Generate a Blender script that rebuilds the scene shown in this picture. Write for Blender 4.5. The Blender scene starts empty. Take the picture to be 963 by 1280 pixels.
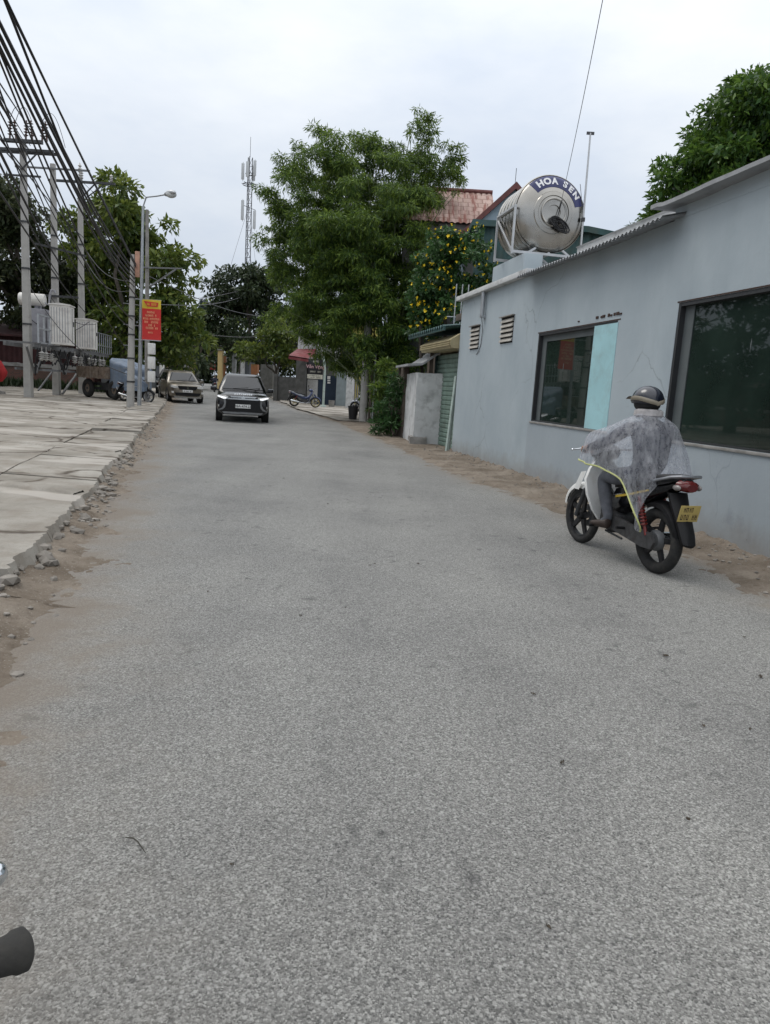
import bpy, bmesh, math, random
import numpy as np
from mathutils import Vector, Matrix
random.seed(7); RNG = np.random.default_rng(11)
sc = bpy.context.scene
COL = sc.collection
R = math.radians
# ---------------------------------------------------------------- camera model
F, CH, TH, PI_ = 890.0, 1.4, R(3.5), math.atan(151.5/890)
_f = Vector((0, math.cos(PI_), -math.sin(PI_))); _u = Vector((0, math.sin(PI_), math.cos(PI_))); _r = Vector((1, 0, 0))
UP = _u*math.cos(TH) - _r*math.sin(TH); RT = _r*math.cos(TH) + _u*math.sin(TH)
CAM = Vector((0, 0, CH))
def ray(x, y): return _f + RT*((x-481.5)/F) - UP*((y-640)/F)
def gz(y): return 0.008*max(0.0, y-25.0)
def at(x, y, Y):
    d = ray(x, y); return CAM + d*(Y/d.y)
def gp(x, y, off=0.0):
    d = ray(x, y); z = off
    for _ in range(25):
        p = CAM + d*((z-CH)/d.z); z = gz(p.y)+off
    return CAM + d*((z-CH)/d.z)
def ground(x, y, Y, off=0.0):
    p = at(x, y, Y); p.z = gz(p.y)+off; return p
cam = bpy.data.objects.new('camera', bpy.data.cameras.new('camera')); COL.objects.link(cam)
cam.data.sensor_fit = 'HORIZONTAL'; cam.data.sensor_width = 36; cam.data.lens = 36*F/963.0
cam.data.clip_end = 2000; cam.data.clip_start = 0.02
m3 = Matrix((RT, UP, -_f)).transposed(); cam.matrix_world = Matrix.Translation(CAM) @ m3.to_4x4()
sc.camera = cam
# ---------------------------------------------------------------- materials
def nt(name):
    m = bpy.data.materials.new(name); m.use_nodes = True
    return m, m.node_tree.nodes, m.node_tree.links, m.node_tree.nodes['Principled BSDF']
def c4(c): return (c[0], c[1], c[2], 1)
def mixc(N, Lk, fac, a, b, mode='MIX'):
    n = N.new('ShaderNodeMix'); n.data_type = 'RGBA'; n.blend_type = mode
    for s, v in ((0, fac), (6, a), (7, b)):
        if hasattr(v, 'is_output') or isinstance(v, bpy.types.NodeSocket): Lk.new(v, n.inputs[s])
        elif s == 0: n.inputs[0].default_value = v
        else: n.inputs[s].default_value = c4(v)
    return n.outputs[2]
def noise(N, Lk, vec, scale, detail=4, rough=.55, stretch=None):
    t = N.new('ShaderNodeTexNoise'); t.inputs['Scale'].default_value = scale
    t.inputs['Detail'].default_value = detail; t.inputs['Roughness'].default_value = rough
    if stretch:
        mp = N.new('ShaderNodeMapping'); mp.inputs['Scale'].default_value = stretch
        Lk.new(vec, mp.inputs['Vector']); vec = mp.outputs[0]
    Lk.new(vec, t.inputs['Vector']); return t.outputs[0]
def ramp(N, Lk, v, stops):
    r = N.new('ShaderNodeValToRGB'); e = r.color_ramp.elements
    while len(e) < len(stops): e.new(0.5)
    for k, (p, c) in enumerate(stops):
        e[k].position = p; e[k].color = c4(c) if isinstance(c, (tuple, list)) else (c, c, c, 1)
    Lk.new(v, r.inputs[0]); return r.outputs[0]
def math_(N, Lk, op, a, b=0.0):
    n = N.new('ShaderNodeMath'); n.operation = op
    for k, v in enumerate((a, b)):
        if isinstance(v, bpy.types.NodeSocket): Lk.new(v, n.inputs[k])
        else: n.inputs[k].default_value = v
    return n.outputs[0]
def bump(N, Lk, b, h, strength=.3, dist=.01):
    n = N.new('ShaderNodeBump'); n.inputs['Strength'].default_value = strength; n.inputs['Distance'].default_value = dist
    Lk.new(h, n.inputs['Height']); Lk.new(n.outputs[0], b.inputs['Normal'])
def M(name, col, rough=.6, metal=0.0, var=.18, scale=5, bmp=0.0, bscale=40, dirt=None, damt=.5, dscale=2.5, spec=.5, coat=0):
    m, N, Lk, b = nt(name); tc = N.new('ShaderNodeTexCoord').outputs['Object']
    n1 = noise(N, Lk, tc, scale, 5)
    k = ramp(N, Lk, n1, [(.3, tuple(v*(1-var) for v in col)), (.7, tuple(min(1, v*(1+var)) for v in col))])
    if dirt:
        n2 = noise(N, Lk, tc, dscale, 6, .65)
        f = ramp(N, Lk, n2, [(.48, 0.0), (.68, damt)])
        k = mixc(N, Lk, f, k, dirt)
        rr = ramp(N, Lk, n2, [(.4, rough), (.7, min(1, rough+.25))]); Lk.new(rr, b.inputs['Roughness'])
    else: b.inputs['Roughness'].default_value = rough
    Lk.new(k, b.inputs['Base Color']); b.inputs['Metallic'].default_value = metal
    b.inputs['Specular IOR Level'].default_value = spec; b.inputs['Coat Weight'].default_value = coat
    if bmp: bump(N, Lk, b, noise(N, Lk, tc, bscale, 6), bmp, .01)
    return m
def leafmat(name, dark, mid, light, transl=.28, rough=.45):
    m, N, Lk, b = nt(name)
    g = N.new('ShaderNodeNewGeometry').outputs['Random Per Island']
    tc = N.new('ShaderNodeTexCoord').outputs['Object']
    big = noise(N, Lk, tc, .9, 2)
    v = math_(N, Lk, 'ADD', math_(N, Lk, 'MULTIPLY', g, .65), math_(N, Lk, 'MULTIPLY', big, .45))
    c = ramp(N, Lk, v, [(.15, dark), (.55, mid), (.95, light)])
    Lk.new(c, b.inputs['Base Color']); b.inputs['Roughness'].default_value = rough
    b.inputs['Specular IOR Level'].default_value = .35
    t = N.new('ShaderNodeBsdfTranslucent'); Lk.new(mixc(N, Lk, .5, c, light), t.inputs[0])
    mx = N.new('ShaderNodeMixShader'); mx.inputs[0].default_value = transl
    Lk.new(b.outputs[0], mx.inputs[1]); Lk.new(t.outputs[0], mx.inputs[2])
    Lk.new(mx.outputs[0], N['Material Output'].inputs[0]); return m
def emit(name, col, s):
    m, N, Lk, b = nt(name); b.inputs['Base Color'].default_value = c4(col)
    b.inputs['Emission Color'].default_value = c4(col); b.inputs['Emission Strength'].default_value = s; return m
def glassmat(name, col, rough=.04, spec=.5):
    m, N, Lk, b = nt(name); tc = N.new('ShaderNodeTexCoord').outputs['Object']
    n = noise(N, Lk, tc, 1.3, 4)
    Lk.new(ramp(N, Lk, n, [(.3, tuple(v*.7 for v in col)), (.7, tuple(v*1.4 for v in col))]), b.inputs['Base Color'])
    b.inputs['Roughness'].default_value = rough; b.inputs['Specular IOR Level'].default_value = spec
    bump(N, Lk, b, noise(N, Lk, tc, .8, 1), .05, .03); return m
MT = {}
# ---------------------------------------------------------------- mesh builder
class MB:
    def __init__(s): s.v = []; s.f = []; s.m = []; s.cur = 0
    def add(s, vs, fs):
        o = len(s.v); s.v += [tuple(p) for p in vs]; s.f += [tuple(i+o for i in f) for f in fs]; s.m += [s.cur]*len(fs); return s
    def box(s, c, d, rz=0, M4=None, bev=0.0):
        bm = bmesh.new(); bmesh.ops.create_cube(bm, size=1)
        bmesh.ops.scale(bm, vec=d, verts=bm.verts)
        if bev:
            bmesh.ops.bevel(bm, geom=bm.edges[:], offset=min(bev, .45*min(d)), segments=2, profile=.6, affect='EDGES')
        T = M4 if M4 is not None else Matrix.Translation(Vector(c)) @ Matrix.Rotation(rz, 4, 'Z')
        bm.verts.ensure_lookup_table(); bm.verts.index_update()
        s.add([T @ v.co for v in bm.verts], [[v.index for v in f.verts] for f in bm.faces]); bm.free(); return s
    def lohi(s, a, b, bev=0.0): return s.box([(a[i]+b[i])/2 for i in range(3)], [abs(b[i]-a[i]) for i in range(3)], bev=bev)
    def bar(s, p, q, w, h=None):
        p, q = Vector(p), Vector(q); d = q-p; L = d.length
        T = Matrix.Translation((p+q)/2) @ d.to_track_quat('X', 'Z').to_matrix().to_4x4()
        return s.box(None, (L, w, h or w), M4=T)
    def tube(s, pts, r, n=8, caps=True):
        pts = [Vector(p) for p in pts]; rs = r if isinstance(r, (list, tuple)) else [r]*len(pts)
        vs = []; fs = []; a = None
        for i, p in enumerate(pts):
            d = (pts[min(i+1, len(pts)-1)]-pts[max(i-1, 0)]).normalized()
            if a is None: a = d.orthogonal().normalized()
            else:
                a = (a - d*a.dot(d)); a = a.normalized() if a.length > 1e-6 else d.orthogonal().normalized()
            b = d.cross(a)
            vs += [p+(a*math.cos(2*math.pi*k/n)+b*math.sin(2*math.pi*k/n))*rs[i] for k in range(n)]
        for i in range(len(pts)-1):
            for k in range(n):
                k2 = (k+1) % n; fs.append((i*n+k, i*n+k2, (i+1)*n+k2, (i+1)*n+k))
        if caps: fs.append(tuple(range(n-1, -1, -1))); fs.append(tuple((len(pts)-1)*n+k for k in range(n)))
        return s.add(vs, fs)
    def lathe(s, prof, o=(0, 0, 0), axis=(0, 0, 1), n=24, closed=False):
        ax = Vector(axis).normalized(); a = ax.orthogonal().normalized(); b = ax.cross(a); o = Vector(o)
        vs = []; fs = []; m = len(prof)
        for k in range(n):
            t = 2*math.pi*k/n; rd = a*math.cos(t)+b*math.sin(t)
            vs += [o+ax*h+rd*r for r, h in prof]
        for k in range(n):
            k2 = (k+1) % n
            for i in range(m if closed else m-1):
                j = (i+1) % m; fs.append((k*m+i, k2*m+i, k2*m+j, k*m+j))
        return s.add(vs, fs)
    def loft(s, rings, caps=True, closed=True):
        n = len(rings[0]); vs = [p for r in rings for p in r]; fs = []
        for i in range(len(rings)-1):
            for k in range(n if closed else n-1):
                k2 = (k+1) % n; fs.append((i*n+k, i*n+k2, (i+1)*n+k2, (i+1)*n+k))
        if caps and closed: fs.append(tuple(range(n-1, -1, -1))); fs.append(tuple((len(rings)-1)*n+k for k in range(n)))
        return s.add(vs, fs)
    def prism(s, poly, fn, a, b):
        n = len(poly); vs = [fn(p, a) for p in poly]+[fn(p, b) for p in poly]
        fs = [tuple(range(n-1, -1, -1)), tuple(range(n, 2*n))]+[(k, (k+1) % n, n+(k+1) % n, n+k) for k in range(n)]
        return s.add(vs, fs)
    def ell(s, c, r, n=16, m=10, z0=-1, z1=1, M4=None):
        prof = []; c = Vector(c)
        a0, a1 = math.asin(z0), math.asin(z1)
        vs = []; fs = []
        for i in range(m+1):
            t = a0+(a1-a0)*i/m
            for k in range(n):
                q = Vector((r[0]*math.cos(t)*math.cos(2*math.pi*k/n), r[1]*math.cos(t)*math.sin(2*math.pi*k/n), r[2]*math.sin(t)))
                vs.append(c+(M4 @ q if M4 else q))
        for i in range(m):
            for k in range(n):
                k2 = (k+1) % n; fs.append((i*n+k, i*n+k2, (i+1)*n+k2, (i+1)*n+k))
        return s.add(vs, fs)
    def grid(s, fn, nu, nv):
        vs = [fn(i/nu, j/nv) for i in range(nu+1) for j in range(nv+1)]
        fs = [(i*(nv+1)+j, (i+1)*(nv+1)+j, (i+1)*(nv+1)+j+1, i*(nv+1)+j+1) for i in range(nu) for j in range(nv)]
        return s.add(vs, fs)
    def build(s, name, mat, parent=None, smooth=40):
        me = bpy.data.meshes.new(name); me.from_pydata([tuple(p) for p in s.v], [], s.f)
        bm = bmesh.new(); bm.from_mesh(me); bmesh.ops.recalc_face_normals(bm, faces=bm.faces); bm.to_mesh(me); bm.free()
        mats = mat if isinstance(mat, (list, tuple)) else [mat]
        for x in mats: me.materials.append(MT[x] if isinstance(x, str) else x)
        if len(mats) > 1: me.polygons.foreach_set('material_index', s.m)
        if smooth:
            me.polygons.foreach_set('use_smooth', [True]*len(me.polygons)); me.set_sharp_from_angle(angle=R(smooth))
        me.update(); o = bpy.data.objects.new(name, me); COL.objects.link(o)
        if parent: o.parent = parent
        return o
def tag(o, label=None, cat=None, group=None, kind=None):
    for k, v in (('label', label), ('category', cat), ('group', group), ('kind', kind)):
        if v: o[k] = v
    return o
def thing(name, label, cat, loc=(0, 0, 0), rz=0, group=None):
    o = bpy.data.objects.new(name, None); COL.objects.link(o); o.location = loc; o.rotation_euler = (0, 0, rz)
    o.empty_display_size = .2
    return tag(o, label, cat, group)
KIDS = {}
def copy_tree(o, parent=None):
    c = o.copy(); COL.objects.link(c)
    if parent: c.parent = parent
    for ch in [x for x in COL.objects if x.parent == o]: copy_tree(ch, c)
    return c
def textmesh(body, size, offset=0.0, extrude=.002, align='CENTER'):
    cu = bpy.data.curves.new('t', 'FONT'); cu.body = body; cu.size = size; cu.offset = offset; cu.extrude = extrude
    cu.align_x = align; cu.align_y = 'CENTER'; cu.resolution_u = 3
    o = bpy.data.objects.new('t', cu); COL.objects.link(o)
    dg = bpy.context.evaluated_depsgraph_get(); me = bpy.data.meshes.new_from_object(o.evaluated_get(dg))
    vs = [v.co.copy() for v in me.vertices]; fs = [tuple(p.vertices) for p in me.polygons]
    bpy.data.objects.remove(o); bpy.data.curves.remove(cu); bpy.data.meshes.remove(me); return vs, fs
def put_text(mb, body, size, T, offset=0.0, extrude=.002):
    vs, fs = textmesh(body, size, offset, extrude); mb.add([T @ v for v in vs], fs)
def frame_T(o, right, up):
    r, u = Vector(right).normalized(), Vector(up).normalized(); n = r.cross(u)
    m = Matrix((r, u, n)).transposed().to_4x4(); m.translation = Vector(o); return m
def glyphs(mb, T, w, h, rnd, fill=.85):
    x = -w/2                              # a line of small letter-like strokes
    while x < w/2-h*.3:
        cw = h*rnd.uniform(.45, .75)
        if rnd.random() < .8:
            for k in range(2): mb.add([T @ Vector((x+cw*.5*k, -h/2, 0)), T @ Vector((x+cw*(.5*k+.2), -h/2, 0)), T @ Vector((x+cw*(.5*k+.2), h/2, 0)), T @ Vector((x+cw*.5*k, h/2, 0))], [(0, 1, 2, 3)])
            yy = rnd.choice((-h/2, 0, h*.3)); mb.add([T @ Vector((x, yy, 0)), T @ Vector((x+cw*.7, yy, 0)), T @ Vector((x+cw*.7, yy+h*.2, 0)), T @ Vector((x, yy+h*.2, 0))], [(0, 1, 2, 3)])
        x += cw*1.05
# ---------------------------------------------------------------- foliage
def leaf_object(name, P, D, L, W, mat, parent, up=.5):
    n = len(P); D = D/np.linalg.norm(D, axis=1, keepdims=True)
    rnd = RNG.normal(size=(n, 3)); rnd[:, 2] += up*2.2          # approximate leaf normal, biased up
    S = np.cross(D, rnd); S /= np.linalg.norm(S, axis=1, keepdims=True)+1e-9
    nn = np.cross(S, D)
    L = (L*(.65+.7*RNG.random(n)))[:, None]; W = L*W
    V = np.empty((n, 4, 3), np.float32)
    V[:, 0] = P; V[:, 1] = P+D*L*.45+S*W*.5+nn*L*.06; V[:, 2] = P+D*L-nn*L*.08; V[:, 3] = P+D*L*.45-S*W*.5+nn*L*.06
    me = bpy.data.meshes.new(name)
    me.vertices.add(4*n); me.vertices.foreach_set('co', V.reshape(-1))
    me.loops.add(4*n); me.loops.foreach_set('vertex_index', np.arange(4*n, dtype=np.int32))
    me.polygons.add(n); me.polygons.foreach_set('loop_start', np.arange(0, 4*n, 4, dtype=np.int32))
    me.materials.append(MT[mat]); me.update(calc_edges=True); me.validate()
    o = bpy.data.objects.new(name, me); COL.objects.link(o); o.parent = parent; return o
def unit(n):
    v = RNG.normal(size=(n, 3)); return v/np.linalg.norm(v, axis=1, keepdims=True)
def crown(blobs, lobe_r, density, leaves, L, W, mat, parent, droop=.35, flat=.65, name='crown', up=.5, fill=.25):
    """blobs: (centre, (rx,ry,rz)); leafy lobes sit over each blob's surface, each lobe a dome of separate leaves"""
    Ps, Ds, LC = [], [], []
    for c, r in blobs:
        c = np.array(c); r = np.array(r)
        n = max(4, int(density*(r[0]*r[1]+r[0]*r[2]+r[1]*r[2])/(lobe_r**2)))
        u = unit(n); rad = .55+.5*RNG.random(n)**.7
        inner = RNG.random(n) < fill; rad[inner] *= RNG.random(inner.sum())*.9
        cs = c+u*r*rad[:, None]; LC.append(cs)
        for q in cs:
            lr = lobe_r*(.55+.8*RNG.random()); k = int(leaves*(lr/lobe_r)**2*(.7+.6*RNG.random()))
            v = unit(k); m = RNG.random(k) < .7; v[m, 2] = np.abs(v[m, 2])
            p = q+v*np.array([1, 1, flat])*lr*(.45+.6*RNG.random(k)[:, None])
            d = v*.6+unit(k)*.7; d[:, 2] -= droop
            Ps.append(p); Ds.append(d)
    P = np.concatenate(Ps); D = np.concatenate(Ds)
    if parent is not None: P = P-np.array(parent.location)
    leaf_object(name, P, D, L, W, mat, parent, up)
    return np.concatenate(LC)
def limb_pts(a, b, k=5, wob=.06, sag=.12):
    a, b = Vector(a), Vector(b); L = (b-a).length; o = []
    for i in range(k+1):
        t = i/k; p = a.lerp(b, t); p += Vector((random.uniform(-1, 1), random.uniform(-1, 1), random.uniform(-.5, .5)))*L*wob*math.sin(math.pi*t)
        p.z -= L*sag*math.sin(math.pi*t)*.5; o.append(p)
    return o
def tree(name, label, cat, base, blobs, lobe_r, density, leaves, L, W, mat, bark='bark', trunk_r=.2, fork=.45, limbs=14, group=None, **kw):
    t = thing(name, label, cat, base, 0, group); B = Vector(base)
    LC = crown(blobs, lobe_r, density, leaves, L, W, mat, t, **kw)
    mid = sum((Vector(b[0]) for b in blobs), Vector())/len(blobs)
    top = B.lerp(mid, fork*2 if fork < .5 else 1); top = Vector((B.x+(mid.x-B.x)*fork, B.y+(mid.y-B.y)*fork, B.z+(mid.z-B.z)*fork))
    m = MB(); tp = limb_pts((0, 0, -.1), top-B, 5, .03, 0)
    m.tube(tp, [trunk_r*(1.25-.55*i/5) for i in range(6)], 10)
    for c, r in blobs:
        c = Vector(c)-B; m.tube(limb_pts(top-B, c, 5), [trunk_r*.6*(1-.75*i/5) for i in range(6)], 7)
    idx = RNG.choice(len(LC), min(limbs, len(LC)), replace=False)
    for i in idx:
        q = Vector(LC[i]); c = min((Vector(b[0]) for b in blobs), key=lambda z: (z-q).length)
        m.tube(limb_pts(top.lerp(c, .6)-B, q-B, 4), [trunk_r*.22*(1-.8*k/4)+.006 for k in range(5)], 5)
    m.build('trunk', bark, t); return t
def pxb(x, y, rx, ry, Y, dep=None):
    """a crown blob seen at pixel (x, y), at distance Y, with its true radii"""
    k = Y/F; return (at(x, y, Y), (rx*k, (dep if dep else (rx+ry)/2*k), ry*k))
# ---------------------------------------------------------------- world and sun
w = bpy.data.worlds.new('World'); sc.world = w; w.use_nodes = True
N, Lk = w.node_tree.nodes, w.node_tree.links; bg = N['Background']
SUN_EL, SUN_AZ = R(58), R(-60)            # azimuth from +Y, negative = left of the view
sky = N.new('ShaderNodeTexSky'); sky.sky_type = 'NISHITA'; sky.sun_disc = False
sky.sun_elevation = SUN_EL; sky.sun_rotation = SUN_AZ; sky.dust_density = 4; sky.ozone_density = 1
tc = N.new('ShaderNodeTexCoord'); gen = tc.outputs['Generated']
sep = N.new('ShaderNodeSeparateXYZ'); Lk.new(gen, sep.inputs[0])
el = ramp(N, Lk, sep.outputs[2], [(0.0, (5.4, 6.1, 7.0)), (.10, (6.3, 6.9, 7.75)), (.30, (8.2, 8.75, 9.5)), (.55, (11.7, 12, 12.3)), (1.0, (17, 17.3, 17.8))])
cl = noise(N, Lk, gen, 3.0, 7, .55, (1, 1, 2.6))
clc = ramp(N, Lk, cl, [(.32, (.84, .875, .93)), (.52, (.98, .985, .99)), (.70, (1.09, 1.075, 1.05))])
ov = mixc(N, Lk, 1.0, el, clc, 'MULTIPLY')
fin = mixc(N, Lk, .93, sky.outputs[0], ov)
Lk.new(fin, bg.inputs[0]); bg.inputs[1].default_value = .105
sl = bpy.data.objects.new('sun', bpy.data.lights.new('sun', 'SUN')); COL.objects.link(sl)
sl.data.energy = .9; sl.data.angle = R(25); sl.data.color = (1, .96, .9)
sv = Vector((math.sin(SUN_AZ)*math.cos(SUN_EL), math.cos(SUN_AZ)*math.cos(SUN_EL), math.sin(SUN_EL)))
sl.rotation_euler = sv.to_track_quat('Z', 'Y').to_euler()
sc.view_settings.view_transform = 'Standard'; sc.view_settings.look = 'None'; sc.view_settings.gamma = 1
sc.view_settings.exposure = 0.0
sc.cycles.max_bounces = 8; sc.cycles.transparent_max_bounces = 24
# ---------------------------------------------------------------- plain materials
for a in [
 ('bark', (.10, .085, .07), .85, 0, .3, 9, .5), ('palebark', (.22, .2, .17), .85, 0, .3, 9, .4), ('culm', (.10, .13, .05), .55, 0, .35, 4, .1),
 ('concrete', (.36, .35, .33), .85, 0, .2, 3, .3, 25, (.2, .19, .17), .5), ('polecon', (.40, .39, .37), .85, 0, .18, 2.5, .2, 30, (.22, .21, .2), .55),
 ('oldcon', (.27, .26, .245), .9, 0, .25, 4, .3, 25, (.12, .115, .1), .6), ('white_plaster', (.55, .56, .56), .85, 0, .14, 2, .2, 30, (.2, .2, .2), .6, 3.5),
 ('greyplaster', (.26, .26, .255), .9, 0, .2, 2, .2, 30, (.1, .1, .1), .6), ('steel', (.17, .175, .18), .6, .3, .2, 6, .1, 40, (.16, .13, .11), .4),
 ('darksteel', (.055, .057, .06), .55, .3, .3, 8), ('galv', (.42, .44, .46), .42, .7, .15, 10, .05, 60, (.3, .29, .27), .4),
 ('blacklack', (.003, .003, .004), .16, 0, .1, 3, 0, 40, None, .5, 2.5, .35, .35), ('blackplastic', (.008, .008, .009), .5, 0, .25, 20, .1, 200, None, .5, 2.5, .3),
 ('rubber', (.018, .018, .018), .8, 0, .3, 20, .2, 150, (.07, .065, .055), .45, 12), ('chrome', (.72, .74, .76), .12, 1.0, .05, 8), ('alloy', (.35, .36, .38), .35, .8, .15, 12), ('shadecon', (.13, .13, .125), .9, 0, .25, 3, .2, 30, (.07, .068, .06), .5), ('dullclear', (.22, .20, .19), .15, 0, .2, 20),  # shadecon: concrete darkened in colour to imitate shade under the tree canopy
 ('blackalloy', (.02, .02, .022), .4, .3, .2, 12, 0, 40, (.1, .09, .08), .35, 14), ('goldalloy', (.55, .47, .24), .35, .6, .1, 12), ('goldpaint', (.15, .13, .10), .28, .55, .1, 3, 0, 40, (.2, .17, .13), .4, 3, .5, .6),
 ('whitepaint', (.74, .74, .72), .35, 0, .06, 5, 0, 40, (.45, .42, .36), .35, 8), ('platewhite', (.66, .66, .65), .5, 0, .08, 8), ('plateyellow', (.47, .36, .12), .5, 0, .1, 25, 0, 40, (.45, .33, .1), .4, 30),
 ('ink', (.02, .02, .022), .6), ('redlens', (.11, .010, .010), .12, 0, .2, 20), ('clearlens', (.62, .62, .6), .1, 0, .1, 20), ('amberlens', (.5, .18, .02), .2),
 ('redspring', (.17, .018, .014), .4), ('yellowpaint', (.62, .42, .05), .4), ('seat', (.013, .013, .015), .55, 0, .3, 30, .25, 160),
 ('engine', (.09, .09, .092), .5, .6, .3, 14, .2, 60, (.06, .05, .04), .5, 9), ('jeans', (.10, .105, .12), .9, 0, .25, 18, .4, 220), ('jacket', (.012, .015, .032), .8, 0, .4, 10, .4, 90),
 ('skin', (.42, .25, .17), .55), ('shoe', (.035, .022, .016), .6, 0, .3, 20), ('helmetnavy', (.006, .008, .018), .25, 0, .1, 5, 0, 40, None, .5, 2.5, .5, .5), ('helmetbeige', (.24, .21, .16), .45),
 ('bluegreypaint', (.06, .08, .16), .35, .2, .2, 8), ('silverpaint', (.5, .52, .56), .3, .5, .1, 8), ('tarp', (.13, .17, .23), .6, 0, .2, 5, .4, 20, (.22, .23, .24), .5, 3), ('truckrust', (.16, .12, .09), .8, 0, .4, 6, .3, 40, (.3, .27, .23), .6, 4),
 ('transformer', (.30, .30, .33), .55, .1, .12, 3, 0, 40, (.2, .19, .19), .4), ('cabinet', (.72, .70, .66), .6, 0, .08, 3, 0, 40, (.34, .3, .27), .5, 2.2), ('porcelain', (.10, .055, .045), .25), ('paleporc', (.45, .44, .42), .3),
 ('cable', (.010, .010, .012), .6), ('thinwire', (.12, .12, .13), .6), ('bannerred', (.62, .035, .03), .65, 0, .12, 3, .1, 20), ('banneryellow', (.75, .55, .05), .65, 0, .1, 3), ('bannertext', (.85, .45, .25), .7),
 ('maroon', (.04, .012, .012), .9, 0, .3, 3, .2, 20), ('beigemetal', (.40, .34, .20), .55, 0, .15, 3, .1, 30, (.22, .18, .11), .5), ('greenmetal', (.035, .085, .085), .5, .1, .2, 3, 0, 40, (.10, .11, .09), .5), ('shutter', (.17, .245, .205), .55, .1, .15, 3, 0, 40, (.11, .13, .11), .5),
 ('palegreen', (.40, .48, .44), .6, 0, .15, 3, 0, 40, (.2, .2, .18), .5), ('brownwood', (.09, .07, .055), .85, 0, .35, 4, .3, 30), ('signblack', (.012, .011, .014), .4), ('signpink', (.55, .34, .36), .6), ('signcream', (.55, .53, .45), .6),
 ('awningred', (.15, .022, .025), .55, 0, .2, 3, 0, 40, (.3, .18, .17), .4), ('bluedoor', (.012, .026, .05), .5, .1, .2, 3), ('yellowwall', (.42, .36, .10), .85, 0, .15, 2, .1, 20, (.25, .23, .1), .5), ('ochre', (.62, .47, .22), .85, 0, .1, 2), ('orangebrown', (.22, .09, .035), .8),
 ('gablepaint', (.30, .37, .43), .85, 0, .12, 1.6, .1, 30, (.19, .24, .27), .5), ('ridge', (.14, .05, .045), .75, 0, .3, 4), ('cementsheet', (.30, .31, .32), .85, 0, .25, 5, .2, 50, (.14, .14, .14), .6), ('rustedge', (.25, .11, .05), .85, 0, .4, 9),
 ('cyanboard', (.36, .60, .64), .5, 0, .08, 2, 0, 40, (.28, .40, .42), .6, 3), ('frame', (.035, .037, .04), .5, .2, .15, 6), ('jamb', (.10, .115, .118), .6, 0, .1, 5), ('louvre', (.42, .40, .36), .7, 0, .15, 6, 0, 40, (.2, .17, .14), .5), ('painted_shade', (.01, .01, .01), .9), ('rustbracket', (.05, .028, .022), .9, 0, .4, 30),
 ('tankblue', (.022, .028, .11), .35), ('tankwhite', (.8, .8, .8), .45), ('hose', (.012, .012, .014), .5), ('pipe', (.50, .51, .52), .45, .5, .1, 6), ('redcloth', (.42, .025, .028), .7), ('yellowcloth', (.7, .5, .2), .7), ('stone', (.22, .2, .175), .9, 0, .4, 8, .4, 40),
 ('deadleaf', (.06, .045, .03), .8, 0, .4, 30), ('twig', (.05, .045, .035), .8), ('flower', (.85, .62, .02), .6, 0, .15, 20), ('lampgrey', (.45, .46, .47), .4, .3), ('lampglass', (.55, .56, .55), .15), ('greypost', (.22, .26, .27), .7, 0, .15, 3), ('reddot', (.25, .03, .025), .6), ('antenna', (.5, .52, .53), .5, 0, .1, 2),
 ('lattice', (.045, .048, .052), .6, .2), ('trim', (.48, .50, .20), .4), ('dash', (.012, .012, .013), .7), ('grey_gate', (.09, .1, .11), .7), ('bucket', (.012, .012, .013), .5)]:
    MT[a[0]] = M(*a)
MT['drl'] = emit('drl', (.95, .97, 1), .9)
MT['carglass'] = glassmat('carglass', (.012, .014, .016), .03, .55)
MT['winglass'] = glassmat('winglass', (.016, .027, .022), .02, .38)
MT['leaf_bamboo'] = leafmat('leaf_bamboo', (.010, .028, .008), (.040, .095, .020), (.26, .36, .06), .38)
MT['leaf_deep'] = leafmat('leaf_deep', (.013, .040, .010), (.038, .100, .020), (.17, .28, .045), .28, .4)
MT['leaf_bright'] = leafmat('leaf_bright', (.022, .048, .010), (.066, .115, .022), (.25, .29, .06), .32)
MT['leaf_dark'] = leafmat('leaf_dark', (.014, .028, .012), (.028, .048, .019), (.055, .075, .03), .2)
MT['leaf_olive'] = leafmat('leaf_olive', (.020, .033, .013), (.044, .062, .026), (.095, .105, .042), .25)
MT['leaf_shrub'] = leafmat('leaf_shrub', (.016, .045, .014), (.038, .092, .028), (.08, .17, .05), .25)
MT['needle'] = leafmat('needle', (.03, .045, .05), (.05, .075, .08), (.08, .11, .11), .1)
# ---- asphalt
m, N, Lk, b = nt('asphalt'); MT['asphalt'] = m
P = N.new('ShaderNodeTexCoord').outputs['Object']
def voro(scale, rnd=1.0):
    v = N.new('ShaderNodeTexVoronoi'); v.inputs['Scale'].default_value = scale; v.inputs['Randomness'].default_value = rnd
    Lk.new(P, v.inputs['Vector']); return v
v1 = voro(185); v2 = voro(70)
s1 = N.new('ShaderNodeSeparateColor'); Lk.new(v1.outputs['Color'], s1.inputs[0])
s2 = N.new('ShaderNodeSeparateColor'); Lk.new(v2.outputs['Color'], s2.inputs[0])
fine = noise(N, Lk, P, 150, 5, .75)
mixv = math_(N, Lk, 'ADD', math_(N, Lk, 'MULTIPLY', s1.outputs[0], .45), math_(N, Lk, 'MULTIPLY', fine, .6))
base = ramp(N, Lk, mixv, [(.2, (.045, .044, .042)), (.36, (.155, .152, .144)), (.6, (.258, .254, .240)), (.82, (.44, .433, .41))])
big = ramp(N, Lk, s2.outputs[0], [(.80, 0.0), (.88, .8)])
edge = ramp(N, Lk, v2.outputs['Distance'], [(.25, 1.0), (.5, 0.0)])
base = mixc(N, Lk, math_(N, Lk, 'MULTIPLY', big, edge), base, (.43, .425, .405))
pits = ramp(N, Lk, noise(N, Lk, P, 60, 3), [(.32, 1.0), (.42, 0.0)])
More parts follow.
